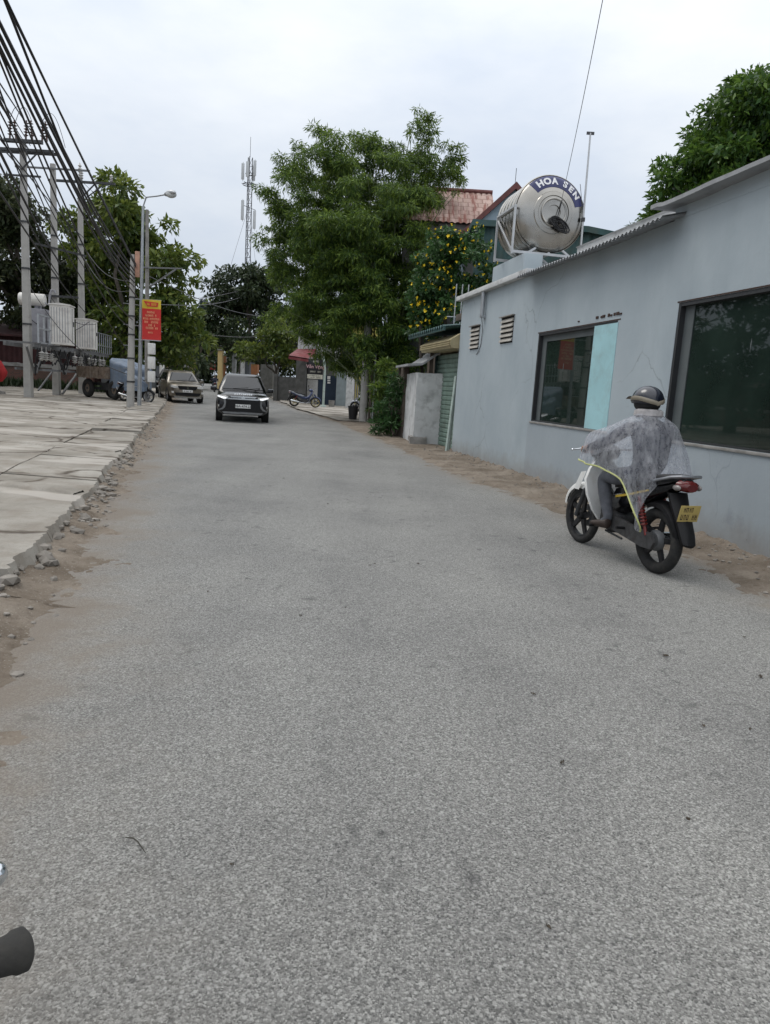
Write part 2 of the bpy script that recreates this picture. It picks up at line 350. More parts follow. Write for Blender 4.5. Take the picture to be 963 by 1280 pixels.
base = mixc(N, Lk, math_(N, Lk, 'MULTIPLY', pits, .7), base, (.055, .055, .056))
patch = noise(N, Lk, P, .55, 5, .6)
base = mixc(N, Lk, 1.0, base, ramp(N, Lk, patch, [(.3, (.80, .80, .81)), (.48, (.98, .98, .98)), (.7, (1.12, 1.12, 1.11))]), 'MULTIPLY')
lane = noise(N, Lk, P, 1.0, 3, .5, (1.4, .12, 1))
base = mixc(N, Lk, 1.0, base, ramp(N, Lk, lane, [(.3, (.90, .90, .90)), (.7, (1.07, 1.07, 1.06))]), 'MULTIPLY')
st = math_(N, Lk, 'MULTIPLY', ramp(N, Lk, noise(N, Lk, P, 7.5, 3, .5), [(.61, 0.0), (.72, .55)]), ramp(N, Lk, noise(N, Lk, P, .8, 2), [(.42, 0.0), (.56, 1.0)]))
base = mixc(N, Lk, st, base, (.05, .05, .05))
sp = N.new('ShaderNodeSeparateXYZ'); Lk.new(P, sp.inputs[0])
at_ = N.new('ShaderNodeAttribute'); at_.attribute_name = 'edge'
u = math_(N, Lk, 'ADD', at_.outputs['Fac'], math_(N, Lk, 'MULTIPLY', math_(N, Lk, 'SUBTRACT', noise(N, Lk, P, 1.3, 7, .68), .5), .9))
dl = math_(N, Lk, 'MULTIPLY', ramp(N, Lk, u, [(.0, 1.0), (.10, .7), (.22, .28), (.42, .05), (.7, 0.0)]), ramp(N, Lk, fine, [(.3, .55), (.6, 1.0)]))
base = mixc(N, Lk, dl, base, mixc(N, Lk, ramp(N, Lk, u, [(.0, 0.0), (.3, 1.0)]), (.215, .178, .14), (.285, .255, .215)))
b.inputs['Diffuse Roughness'].default_value = 1.0
Lk.new(base, b.inputs['Base Color']); b.inputs['Roughness'].default_value = .8; b.inputs['Specular IOR Level'].default_value = .35
hb = math_(N, Lk, 'ADD', math_(N, Lk, 'MULTIPLY', v1.outputs['Distance'], -.8), noise(N, Lk, P, 60, 3))
bump(N, Lk, b, hb, .45, .008)
# ---- dirt
m, N, Lk, b = nt('dirt'); MT['dirt'] = m
P = N.new('ShaderNodeTexCoord').outputs['Object']
k = ramp(N, Lk, noise(N, Lk, P, 1.6, 8, .65), [(.3, (.135, .108, .082)), (.5, (.225, .188, .15)), (.72, (.31, .27, .222))])
k = mixc(N, Lk, ramp(N, Lk, noise(N, Lk, P, .75, 4, .6), [(.50, 0.0), (.66, .6)]), k, (.125, .10, .075))
k = mixc(N, Lk, ramp(N, Lk, noise(N, Lk, P, 17, 7, .72), [(.52, 0.0), (.72, .6)]), k, (.075, .055, .042))
k = mixc(N, Lk, ramp(N, Lk, noise(N, Lk, P, 75, 2), [(.62, 0.0), (.7, .7)]), k, (.36, .33, .29))
Lk.new(k, b.inputs['Base Color']); b.inputs['Roughness'].default_value = .95; b.inputs['Specular IOR Level'].default_value = .15
bump(N, Lk, b, noise(N, Lk, P, 26, 8, .7), .8, .03)
# ---- plaza concrete
def slabmat(name, cracks):
    m, N, Lk, b = nt(name); MT[name] = m
    P = N.new('ShaderNodeTexCoord').outputs['Object']
    k = ramp(N, Lk, noise(N, Lk, P, .7, 8, .62), [(.30, (.14, .127, .105)), (.47, (.265, .245, .212)), (.66, (.375, .353, .315))])
    k = mixc(N, Lk, ramp(N, Lk, noise(N, Lk, P, 3.2, 6, .65), [(.47, 0.0), (.70, .8)]), k, (.215, .185, .15))
    k = mixc(N, Lk, ramp(N, Lk, noise(N, Lk, P, 55, 4), [(.58, 0.0), (.7, .5)]), k, (.18, .16, .14))
    if cracks:
        nz = N.new('ShaderNodeTexNoise'); nz.inputs['Scale'].default_value = 1.4; nz.inputs['Detail'].default_value = 6; Lk.new(P, nz.inputs['Vector'])
        ad = N.new('ShaderNodeVectorMath'); ad.operation = 'MULTIPLY_ADD'; Lk.new(nz.outputs['Color'], ad.inputs[0]); ad.inputs[1].default_value = (.9, .9, 0); Lk.new(P, ad.inputs[2])
        v = N.new('ShaderNodeTexVoronoi'); v.feature = 'DISTANCE_TO_EDGE'; v.inputs['Scale'].default_value = .42; Lk.new(ad.outputs[0], v.inputs['Vector'])
        ck = math_(N, Lk, 'MULTIPLY', ramp(N, Lk, v.outputs['Distance'], [(.006, 1.0), (.03, 0.0)]), ramp(N, Lk, noise(N, Lk, P, .9, 3), [(.36, 0.0), (.46, .9)]))
        k = mixc(N, Lk, ck, k, (.07, .055, .042))
        pt = ramp(N, Lk, noise(N, Lk, P, .35, 3, .5, (1, 2.2, 1)), [(.56, 0.0), (.585, .75)]); k = mixc(N, Lk, pt, k, (.42, .39, .35))
    Lk.new(k, b.inputs['Base Color']); b.inputs['Roughness'].default_value = .9; b.inputs['Specular IOR Level'].default_value = .2
    bump(N, Lk, b, noise(N, Lk, P, 22, 8, .7), .5, .02)
slabmat('plaza', True); slabmat('slab', True)
# ---- painted wall
m, N, Lk, b = nt('wallpaint'); MT['wallpaint'] = m
P = N.new('ShaderNodeTexCoord').outputs['Object']
k = ramp(N, Lk, noise(N, Lk, P, .9, 6, .6), [(.3, (.33, .385, .42)), (.7, (.40, .455, .485))])
k = mixc(N, Lk, ramp(N, Lk, noise(N, Lk, P, .8, 7, .65, (1.5, 2.2, .8)), [(.50, 0.0), (.75, .3)]), k, (.215, .265, .295))
nw = N.new('ShaderNodeTexNoise'); nw.inputs['Scale'].default_value = 1.1; nw.inputs['Detail'].default_value = 7; Lk.new(P, nw.inputs['Vector'])
aw = N.new('ShaderNodeVectorMath'); aw.operation = 'MULTIPLY_ADD'; Lk.new(nw.outputs['Color'], aw.inputs[0]); aw.inputs[1].default_value = (.8, .8, .8); Lk.new(P, aw.inputs[2])
vw = N.new('ShaderNodeTexVoronoi'); vw.feature = 'DISTANCE_TO_EDGE'; vw.inputs['Scale'].default_value = .5; Lk.new(aw.outputs[0], vw.inputs['Vector'])
k = mixc(N, Lk, math_(N, Lk, 'MULTIPLY', ramp(N, Lk, vw.outputs['Distance'], [(.001, .6), (.005, 0.0)]), ramp(N, Lk, noise(N, Lk, P, .7, 3), [(.5, 0.0), (.56, 1.0)])), k, (.17, .19, .2))
sp = N.new('ShaderNodeSeparateXYZ'); Lk.new(P, sp.inputs[0])
lo = math_(N, Lk, 'MULTIPLY', math_(N, Lk, 'LESS_THAN', sp.outputs[2], .985), math_(N, Lk, 'LESS_THAN', sp.outputs[1], 6.3))
k = mixc(N, Lk, math_(N, Lk, 'MULTIPLY', lo, .55), k, (.30, .335, .365))
sc_ = ramp(N, Lk, noise(N, Lk, P, 2.4, 7, .7), [(.57, 0.0), (.68, .5)])
k = mixc(N, Lk, math_(N, Lk, 'MULTIPLY', sc_, lo), k, (.215, .25, .29))
zz = math_(N, Lk, 'SUBTRACT', sp.outputs[2], math_(N, Lk, 'MULTIPLY', noise(N, Lk, P, 3.2, 6, .7), .55))
k = mixc(N, Lk, ramp(N, Lk, math_(N, Lk, 'ADD', zz, .4), [(.08, .8), (.52, 0.0)]), k, (.23, .21, .185))
chip = ramp(N, Lk, noise(N, Lk, P, 9, 5, .6), [(.70, 0.0), (.72, .6)])
k = mixc(N, Lk, math_(N, Lk, 'MULTIPLY', chip, math_(N, Lk, 'LESS_THAN', sp.outputs[2], .5)), k, (.12, .11, .1))
Lk.new(k, b.inputs['Base Color']); b.inputs['Roughness'].default_value = .75
bump(N, Lk, b, noise(N, Lk, P, 9, 8, .65), .22, .015)
# ---- stainless tank, roof tiles, brick, poncho
m, N, Lk, b = nt('stainless'); MT['stainless'] = m
P = N.new('ShaderNodeTexCoord').outputs['Object']
Lk.new(ramp(N, Lk, noise(N, Lk, P, 2.5, 5), [(.35, (.32, .305, .28)), (.65, (.43, .415, .385))]), b.inputs['Base Color'])
b.inputs['Metallic'].default_value = 1; Lk.new(ramp(N, Lk, noise(N, Lk, P, 5, 5, .6), [(.3, .16), (.7, .36)]), b.inputs['Roughness'])
bump(N, Lk, b, noise(N, Lk, P, 1.6, 2), .05, .05)
m, N, Lk, b = nt('redtile'); MT['redtile'] = m
P = N.new('ShaderNodeTexCoord').outputs['Object']
k = ramp(N, Lk, noise(N, Lk, P, 1.2, 5), [(.3, (.42, .27, .225)), (.7, (.53, .385, .335))])
vv = N.new('ShaderNodeSeparateXYZ'); Lk.new(P, vv.inputs[0]); cv = N.new('ShaderNodeCombineXYZ'); Lk.new(vv.outputs[0], cv.inputs[0]); Lk.new(math_(N, Lk, 'MULTIPLY', vv.outputs[2], 1.9), cv.inputs[1])
bt_ = N.new('ShaderNodeTexBrick'); Lk.new(cv.outputs[0], bt_.inputs['Vector']); bt_.inputs['Scale'].default_value = 1.0; bt_.inputs['Brick Width'].default_value = .42; bt_.inputs['Row Height'].default_value = .46; bt_.inputs['Mortar Size'].default_value = .035; bt_.inputs['Mortar Smooth'].default_value = .6
bt_.inputs['Color1'].default_value = (1, 1, 1, 1); bt_.inputs['Color2'].default_value = (.86, .84, .82, 1); bt_.inputs['Mortar'].default_value = (.5, .42, .4, 1)  # dark joint lines paint in the shading of the tile steps
k = mixc(N, Lk, 1.0, k, bt_.outputs[0], 'MULTIPLY')
k = mixc(N, Lk, ramp(N, Lk, noise(N, Lk, P, 1.5, 5, .6, (2.4, .3, .3)), [(.52, 0.0), (.6, .85)]), k, (.20, .055, .035))
Lk.new(k, b.inputs['Base Color']); b.inputs['Roughness'].default_value = .7
m, N, Lk, b = nt('brick'); MT['brick'] = m
P = N.new('ShaderNodeTexCoord').outputs['Object']
mp = N.new('ShaderNodeMapping'); mp.inputs['Rotation'].default_value = (R(90), 0, 0); Lk.new(P, mp.inputs[0])
br = N.new('ShaderNodeTexBrick'); Lk.new(mp.outputs[0], br.inputs['Vector']); br.inputs['Scale'].default_value = 3.2
for k_, c_ in (('Color1', (.14, .055, .038)), ('Color2', (.09, .045, .035)), ('Mortar', (.11, .10, .09))): br.inputs[k_].default_value = c4(c_)
br.inputs['Mortar Size'].default_value = .02
k = mixc(N, Lk, ramp(N, Lk, noise(N, Lk, P, .8, 5), [(.5, 0.0), (.7, .7)]), br.outputs[0], (.07, .065, .05)); Lk.new(k, b.inputs['Base Color']); b.inputs['Roughness'].default_value = .9
m, N, Lk, b = nt('poncho'); MT['poncho'] = m
P = N.new('ShaderNodeTexCoord').outputs['Object']
n1 = noise(N, Lk, P, 22, 6, .7, (1, 1, .5))
Lk.new(ramp(N, Lk, n1, [(.30, (.58, .59, .65)), (.70, (.86, .87, .90))]), b.inputs['Base Color'])
b.inputs['Roughness'].default_value = .32; b.inputs['Specular IOR Level'].default_value = .6
tl = N.new('ShaderNodeBsdfTranslucent'); tl.inputs[0].default_value = (.7, .72, .76, 1)
mx0 = N.new('ShaderNodeMixShader'); mx0.inputs[0].default_value = .35; Lk.new(b.outputs[0], mx0.inputs[1]); Lk.new(tl.outputs[0], mx0.inputs[2])
tr = N.new('ShaderNodeBsdfTransparent'); tr.inputs[0].default_value = (.93, .94, .97, 1)
mx = N.new('ShaderNodeMixShader')
Lk.new(ramp(N, Lk, n1, [(.32, .82), (.66, .46)]), mx.inputs[0])
Lk.new(mx0.outputs[0], mx.inputs[1]); Lk.new(tr.outputs[0], mx.inputs[2]); Lk.new(mx.outputs[0], N['Material Output'].inputs[0])
bump(N, Lk, b, noise(N, Lk, P, 14, 6, .62, (1, 1, .5)), 1.0, .04)
# ---------------------------------------------------------------- ground, road, verges
from mathutils import noise as mnoise
def nz(x, y, s=1.0, k=0.0): return mnoise.fractal(Vector((x*s, y*s, k)), 1.0, 2.0, 5)
def struct(o): o['kind'] = 'structure'; return o
def sheet(name, mat, fx, ys, nu, z):
    """fx(y) -> (x0, x1); z(x, y, u) -> height"""
    mb = MB(); vs = []; fs = []
    for y in ys:
        x0, x1 = fx(y)
        for i in range(nu+1):
            u = i/nu; x = x0+(x1-x0)*u; vs.append((x, y, z(x, y, u)))
    for j in range(len(ys)-1):
        for i in range(nu): a = j*(nu+1)+i; fs.append((a, a+1, a+nu+2, a+nu+1))
    mb.add(vs, fs); return struct(mb.build(name, mat, None, 60))
def ladder(a, b, n, p=1.0): return [a+(b-a)*(i/n)**p for i in range(n+1)]
ys_far = ladder(-30, 25, 22)+ladder(26, 420, 80)
sheet('ground', 'dirt', lambda y: (-260, 260), ys_far, 60, lambda x, y, u: gz(y)-.10)
rp = [(963, 752), (932, 739), (880, 702), (735, 655), (655, 622), (600, 605), (520, 570), (430, 530), (370, 512), (340, 498)]
redge = [(8.5, -14), (4.6, 2.0)]+[(p.x, p.y) for p in (gp(*q) for q in rp)]
x_, y_ = redge[-1]; redge += [(x_-.26*80, y_+80), (x_-.262*330, y_+330)]
def interp(pts, y):
    for (xa, ya), (xb, yb) in zip(pts, pts[1:]):
        if y <= yb or (xb, yb) == pts[-1]: return xa+(xb-xa)*(y-ya)/(yb-ya)
def xr(y): return interp(redge, y)
def xl(y): return -.72-.283*y
def xk(y): return -1.07-.283*y+.07*nz(y, 3.3, .55)+.03*nz(y, 1.7, 3.1)      # broken kerb line
road = sheet('road', 'asphalt', lambda y: (xl(y)-.7, max(xr(y)+.9, xl(y)+2)), ladder(-14, 24, 120)+ladder(25, 400, 60), 36, lambda x, y, u: gz(y)+.0)
_at = road.data.attributes.new('edge', 'FLOAT', 'POINT')
_at.data.foreach_set('value', [min(1.2, max(0.0, min((v.co.x-xl(v.co.y)+.05)/1.9, (xr(v.co.y)-v.co.x+.15)/1.5))) for v in road.data.vertices])
def gutter_z(x, y, u):
    d = x-xl(y)                                                     # >0 on the road side
    return gz(y)+.020-.085*max(0, d+(.42 if y < 4.5 else .36)+.20*nz(y, 9.1, .7)+.12*nz(y, 3.1, 2.6))+.022*nz(x, y, 2.6)+.016*nz(x, y, 8)+.010*nz(x, y, 23)+(.16*min(.3, max(0, -d-.10)))
sheet('gutter_dirt', 'dirt', lambda y: (xk(y)-.45 if y > 4.1 else -1.0-.283*y-3.0, xl(y)+.75), ladder(-3, 12, 480)+ladder(12.05, 45, 260), 48, gutter_z)
WALL_R, WALL_D = Vector((3.67, 6.6, 0)), Vector((-.1949, .9808, 0)).normalized()
def xw(y): return WALL_R.x+WALL_D.x/WALL_D.y*(y-WALL_R.y)
def verge_z(x, y, u):
    d = xr(y)-x
    w_ = max(0.0, 1-(xw(y)-x)/.30) if 4 < y < 17.4 else 0
    return gz(y)+.05*w_*w_*(1+1.2*nz(x, y, 3.5))+.03-.09*max(0, d+.33+.16*nz(y, 4.2, .6))+.020*nz(x, y, 2.4)+.016*nz(x, y, 8)+.010*nz(x, y, 23)
sheet('dirt_verge', 'dirt', lambda y: (xr(y)-.55, max(xw(y)+.05, xr(y)+.4) if y < 17.4 else xr(y)+3.5), ladder(-1, 26, 420)+ladder(26.1, 34, 60), 44, verge_z)
# forecourt of worn concrete in front of the far shops
sheet('forecourt', 'slab', lambda y: (xr(y)+.1+.2*nz(y, 2.2, .4), xr(y)+9), ladder(29.5, 66, 60), 16, lambda x, y, u: gz(y)+.06+.02*nz(x, y, .8))
# ---------------------------------------------------------------- left pavement
def plz(x, y): return gz(y)+.125+.02*nz(x, y, .35)+.008*nz(x, y, 1.6)
mb = MB(); ys = ladder(4.42, 20, 115)+ladder(20.2, 62, 120)
nu = 70; vs = []; fs = []
for j, y in enumerate(ys):
    x1 = -1.07-.283*y-1.19+.01*nz(y, 5, 4)
    for i in range(nu+1):
        uu = (i/nu)**1.9; x = x1-uu*48; vs.append((x, y+(.16*nz(x, 7.7, .7) if j == 0 else 0), plz(x, y)))
    vs.append((x1+.012, y, plz(x1, y)-.16))
for j in range(len(ys)-1):
    for i in range(nu): a = j*(nu+2)+i; fs.append((a, a+1, a+nu+3, a+nu+2))
    a = j*(nu+2); fs.append((a, a+nu+1, a+nu+1+nu+2, a+nu+2))
for i in range(nu): 
    p = vs[i]; q = vs[i+1]; k_ = len(vs); vs += [(p[0], p[1]-.01, p[2]-.17), (q[0], q[1]-.01, q[2]-.17)]; fs.append((i, i+1, k_+1, k_))
mb.add(vs, fs); struct(mb.build('pavement', 'plaza', None, 50))
mb = MB(); y = 4.28; rnd = random.Random(5)
while y < 46:
    L = rnd.uniform(1.5, 2.3) if y < 25 else rnd.uniform(2.5, 4); y2 = y+L; n = 34
    tz, tr_ = rnd.uniform(-.02, .015), rnd.uniform(-.03, .01); dy = rnd.uniform(.02, .06)
    brk = .22 if rnd.random() < .5 and y < 22 else .05
    top = []
    for i in range(n+1):                                            # road side, broken
        yy = y+dy+(y2-y-2*dy)*i/n; ex = brk*abs(nz(yy, y, 1.3))+.05*abs(nz(yy, 8, 5))+.03*nz(yy, 3, 17)
        top.append((xk(yy)-.02-ex, yy+(.07*nz(yy, 2, 5) if i in (0, n) else 0)))
    for i in range(n, -1, -1):
        yy = y+dy+(y2-y-2*dy)*i/n; top.append((-1.07-.283*yy-1.15+.015*nz(yy, 5, 4), yy))
    m_ = len(top); zt = [plz(a, b)+.012+tz+tr_*(a-xk(b)) for a, b in top]
    cx = sum(a for a, b in top)/m_; cy = sum(b for a, b in top)/m_
    bot = [(a+(.10*abs(nz(a, b, 9))+.05+.07*max(0, nz(b, 1, 2)) if i <= n else 0), b, gz(b)-.05) for i, (a, b) in enumerate(top)]
    vs = [(a, b, z) for (a, b), z in zip(top, zt)]+bot
    # top as strips between the two long sides, then the skirts
    fs = [(i, i+1, m_-2-i, m_-1-i) for i in range(n)]+[(i, (i+1) % m_, m_+(i+1) % m_, m_+i) for i in range(m_)]
    mb.add(vs, fs); y = y2
struct(mb.build('kerb_slabs', 'slab', None, 30))
# mortar lumps across the kerb joints, ending at the broken edge
for (py, ln, wd) in ((7.55, 1.7, .15), (11.9, 2.2, .16), (21.0, 3.0, .22)):
    x1 = xk(py)-.10; mb = MB()
    mb.grid(lambda a, b: (x1-ln*(1-a), py+.22*ln*(1-a)+(b-.5)*wd*2+.05*nz(a*5, py, 1), plz(x1-ln*(1-a), py)+.012+.030*min(1, 6*(1-a))*math.sin(math.pi*b)**.7*min(1, 5*a)+.006*nz(a*9, b*6, 2)-.03*(b in (0, 1))), 30, 10)
    struct(mb.build('mortar_ridge', 'plaza', None, 60))
# rubble and litter
def rock(mb, p, s, rnd):
    bm = bmesh.new(); bmesh.ops.create_icosphere(bm, subdivisions=1, radius=1)
    vs = [Vector((v.co.x*s*rnd.uniform(.6, 1.2), v.co.y*s*rnd.uniform(.6, 1.2), v.co.z*s*rnd.uniform(.35, .8)))+p for v in bm.verts]
    bm.verts.index_update(); mb.add(vs, [[v.index for v in f.verts] for f in bm.faces]); bm.free()
mb = MB(); rnd = random.Random(3)
for i in range(1100):
    y = rnd.uniform(2.2, 22) if rnd.random() < .85 else rnd.uniform(22, 40)
    dens = nz(y, 31, .45)
    if dens < rnd.uniform(-.5, .35): continue
    x = xk(y)+rnd.gauss(.10, .13) if y > 4.6 else xl(y)-rnd.uniform(0, 1.2)
    rock(mb, Vector((x, y, gutter_z(x, y, 0)+.004)), rnd.uniform(.008, .035)*(1.5 if rnd.random() < .1 else 1), rnd)
for i in range(70):
    y = rnd.uniform(4.0, 13); x = xk(y)+rnd.gauss(.06, .07); rock(mb, Vector((x, y, gutter_z(x, y, 0)+.012)), rnd.uniform(.03, .075), rnd)
for i in range(420):
    y = rnd.uniform(5, 19); x = rnd.uniform(xr(y)+.1, xw(y)-.02) if rnd.random() < .5 else xw(y)-abs(rnd.gauss(0, .08))
    rock(mb, Vector((x, y, verge_z(x, y, 0)+.003)), rnd.uniform(.006, .026), rnd)
tag(mb.build('rubble', 'stone', None, 0), kind='stuff', label='loose stones and broken concrete crumbs along both road edges')
# ================================================================ right side: painted building
BRZ = math.atan2(-WALL_D.x, WALL_D.y)                # local +Y runs along the wall away from the camera, +X into the building
BLD = thing('painted_building', 'low blue-grey painted building with two dark windows and a flat roof beside the road', 'building', WALL_R, BRZ)
BT = Matrix.Translation(WALL_R) @ Matrix.Rotation(BRZ, 4, 'Z'); BTI = BT.inverted()
def holes_wall(mb, yb, zb, holes, t):
    def inh(i, j): return any(a <= i < b and c <= j < d for a, b, c, d in holes)
    for i in range(len(yb)-1):
        for j in range(len(zb)-1):
            if inh(i, j): continue
            y0, y1, z0, z1 = yb[i], yb[i+1], zb[j], zb[j+1]
            mb.add([(0, y0, z0), (0, y1, z0), (0, y1, z1), (0, y0, z1)], [(0, 1, 2, 3)])
            mb.add([(t, y0, z0), (t, y1, z0), (t, y1, z1), (t, y0, z1)], [(3, 2, 1, 0)])
    for a, b, c, d in holes:
        y0, y1, z0, z1 = yb[a], yb[b], zb[c], zb[d]
        for p, q in (((y0, z0), (y1, z0)), ((y1, z0), (y1, z1)), ((y1, z1), (y0, z1)), ((y0, z1), (y0, z0))):
            mb.add([(0, *p), (0, *q), (t, *q), (t, *p)], [(0, 1, 2, 3)])
    y0, y1, z0, z1 = yb[0], yb[-1], zb[0], zb[-1]
    for p, q in (((y0, z0), (y1, z0)), ((y1, z0), (y1, z1)), ((y1, z1), (y0, z1)), ((y0, z1), (y0, z0))):
        mb.add([(0, *p), (0, *q), (t, *q), (t, *p)], [(0, 1, 2, 3)])
W1, W2, SILL = (3.45, 6.18), (-2.3, 2.05), 1.03
mb = MB(); yb = [-5.5, W2[0], W2[1], W1[0], W1[1], 11.0]; zb = [-.15, SILL, 2.53, 2.61, 3.58]
holes_wall(mb, yb, zb, [(1, 2, 1, 3), (3, 4, 1, 2)], .22)
mb.lohi((.225, 10.8, -.15), (6, 11.0, 3.575)); mb.lohi((.225, -5.5, -.15), (6, -5.3, 3.575)); mb.lohi((6.003, -5.5, -.15), (6.2, 11, 3.575))
me = mb.build('wall', 'wallpaint', BLD, 20)
MB().lohi((.23, -5.29, 3.40), (6, 10.79, 3.555)).build('roof_slab', 'oldcon', BLD)
def window(y0, y1, z0, z1, panel=None):
    f = MB(); t = .042
    f.lohi((.004, y0, z0), (.10, y0+t, z1)); f.lohi((.004, y1-t, z0), (.10, y1, z1))
    f.lohi((.006, y0+t, z0), (.098, y1-t, z0+t*.5)); f.lohi((.006, y0+t, z1-t), (.098, y1-t, z1))
    if panel: f.lohi((.005, panel-.02, z0+t*.5), (.097, panel+.02, z1-t))
    fr = f.build('window', 'frame', BLD)
    MB().lohi((.085, (panel+.02 if panel else y0+t), z0+t*.5), (.092, y1-t, z1-t)).build('glass', 'winglass', fr, 0)
    MB().lohi((.072, y1-t-.17, z0+t*.5), (.083, y1-t, z1-t)).build('jamb_strip', 'jamb', fr)
    if panel:
        MB().lohi((-.006, y0-.02, z0+.004), (.084, panel-.022, z1-.03)).build('cyan_board', 'cyanboard', fr)
        MB().lohi((.073, panel+.022, z1-t-.10), (.082, y1-t-.172, z1-t)).build('blind_strip', 'jamb', fr)
    s = MB(); s.lohi((-.02, y0-.04, z0-.035), (.10, y1+.03, z0-.002), .008); s.build('sill', 'oldcon', fr)
    l = MB(); l.lohi((-.004, y0-.07, z1+.002), (.02, y1+.03, z1+.018)); l.build('head_strip', 'rustbracket', fr)
    rnd = random.Random(int(y0*10))
    for k in range(2 if panel else 6):
        y, z = (panel or y0)+(y1-(panel or y0))*rnd.uniform(.3, .75), z0+(z1-z0)*rnd.uniform(.48, .62)
        h_ = rnd.uniform(.35, 1); sc_ = MB(); sc_.prism([(0, 0), (.008, .02*h_), (.014*h_, .09*h_), (.004, .16*h_), (-.005, .12*h_), (.001, .06*h_)], lambda p, a: (.0845-a, y+p[0], z+p[1]), 0, .001)
        sc_.build('paint_smear', 'jamb', fr, 0)
window(*W1, SILL, 2.53, 4.13); window(*W2, SILL, 2.61)
rnd = random.Random(2)
for k in range(10):
    y = 3.36+.085*k*rnd.uniform(.9, 1.1)+(.5 if k == 9 else 0); b = MB(); b.lohi((-.012, y, 2.60), (.004, y+rnd.uniform(.03, .08), 2.60+rnd.uniform(.02, .05)), .004); b.build('rusty_bracket', 'rustbracket', BLD)
def vent(y0, y1, z0, z1):
    v = MB(); n = 5
    for k in range(n):
        z = z0+(z1-z0)*(k+.5)/n; h = (z1-z0)/n
        v.prism([(0, -h*.36), (-.035, -h*.46), (-.035, -h*.30), (0, h*.30)], lambda p, a: (p[0]-.004, a, z+p[1]), y0, y1)
    o = v.build('vent', 'louvre', BLD, 0)
    MB().lohi((-.003, y0-.01, z0-.02), (.003, y1+.01, z1+.02)).build('vent_shade_plate', 'painted_shade', o)  # near-black plate on the wall paints the shade behind the louvres
    MB().lohi((-.06, y0-.04, z1+.022), (.004, y1+.05, z1+.04)).build('vent_hood', 'oldcon', o)
vent(9.52, 10.12, 2.44, 2.90); vent(7.46, 8.12, 2.47, 2.93)
MB().lohi((-.13, 6.7, 3.585), (.32, 11.12, 3.685), .01).build('coping', 'white_plaster', BLD)
MB().lohi((.03, 7.3, 3.69), (.40, 9.05, 4.06), .015).build('roof_upstand', 'wallpaint', BLD); MB().lohi((1.0, 7.5, 3.56), (1.4, 8.9, 3.9), .015).build('roof_upstand', 'wallpaint', BLD)
p = MB(); p.tube([(-.07, 9.23, 3.66), (-.07, 9.23, 3.09)], .045, 12); p.lohi((-.1, 9.17, 3.05), (0, 9.30, 3.10)); p.build('downpipe', 'galv', BLD)
MB().tube([(-.07, 9.24, 3.06), (-.02, 9.26, 2.8), (-.012, 9.33, 2.5), (-.015, 9.42, 2.38), (-.01, 9.6, 2.3)], .008, 5).build('cable', 'thinwire', BLD)
def corr(u, v):
    y = 2.12+4.6*u; return (-.30+.62*v, y, 3.50+.16*v+.013*math.sin(2*math.pi*y/.10)-.02*math.sin(5*u)+.05*(1-u))
g = MB(); g.grid(corr, 400, 6); g.grid(lambda u, v: (lambda q: (q[0], q[1], q[2]-.018))(corr(u, v)), 400, 6)
g.build('corrugated_eave', 'cementsheet', BLD, 60)
pr = MB(); pr.prism([(.33, 3.562), (.33, 3.88), (.30, 3.90), (.5, 3.94), (.5, 3.562)], lambda p, a: (p[0], a, p[1]), 2.37, 5.7); pr.build('roof_parapet', 'white_plaster', BLD)
def nroof(u, v, dz=0): y = -5.6+8.2*u; return (-.20+.03*nz(y, 1, .8)+6.3*v, y, 3.765+.12*v+.02*nz(y, 4, .9)+.02*(1 if u > .98 else 0)+dz)
g = MB(); g.grid(lambda u, v: nroof(u, v), 60, 8); g.grid(lambda u, v: nroof(u, v, -.045), 60, 8)
for k in range(60):
    a, b_, c, d = nroof(k/60, 0), nroof((k+1)/60, 0), nroof((k+1)/60, 0, -.045), nroof(k/60, 0, -.045); g.add([a, b_, c, d], [(0, 1, 2, 3)])
g.add([nroof(1, k/8) for k in range(9)]+[nroof(1, k/8, -.045) for k in range(8, -1, -1)], [tuple(range(18))])
g.build('roof_sheet', 'cementsheet', BLD, 50)
g = MB(); g.grid(lambda u, v: (lambda q: (q[0]-.012, q[1], q[2]+.006-.03*v))(nroof(u*.62, 0)), 50, 1); g.build('rusty_edge', 'rustedge', BLD, 0)
MB().lohi((.0, -5.5, 3.582), (.2, 2.36, 3.765)).build('wall_head', 'wallpaint', BLD)
# ---------------------------------------------------------------- steel water tank on its frame
pc = at(693, 265, 14.0); lc = BTI @ pc; RAD = .615; TL = 1.12; TS = 1.125
TK = thing('water_tank', 'round stainless steel water tank with a navy lettered band lying on the roof', 'water tank', pc, BRZ)
TK.scale = (TS, TS, TS)
t = MB(); prof = [(.0, .02), (.11, .02), (.115, .0), (.20, .0), (.205, .022), (.26, .03), (.27, .018), (.33, .03), (.34, .045), (.46, .075), (.555, .115), (.60, .16), (RAD, .20)]
for k in range(5):
    y = .32+.17*k; prof += [(RAD, y-.03), (RAD-.016, y), (RAD, y+.03)]
prof += [(RAD, TL-.02), (.6, TL+.03), (.54, TL+.08), (.3, TL+.14), (.0, TL+.16)]
t.lathe(prof, (0, 0, 0), (0, 1, 0), 56)
t.build('tank_body', 'stainless', TK, 35)
t = MB(); t.lathe([(.195, -.006), (.215, -.012), (.225, -.004), (.215, .012)], (0, 0, 0), (0, 1, 0), 40, True); t.lathe([(RAD, .17), (RAD+.014, .185), (RAD+.014, .20), (RAD, .215)], (0, 0, 0), (0, 1, 0), 56, True)
t.build('rim_bead', 'stainless', TK)
def tank_front(r):                                   # depth of the dished end at radius r
    pts = [(0, .02), (.34, .045), (.46, .075), (.555, .115), (.60, .16)]
    return interp([(b, a) for a, b in pts], r) if r > .34 else .03
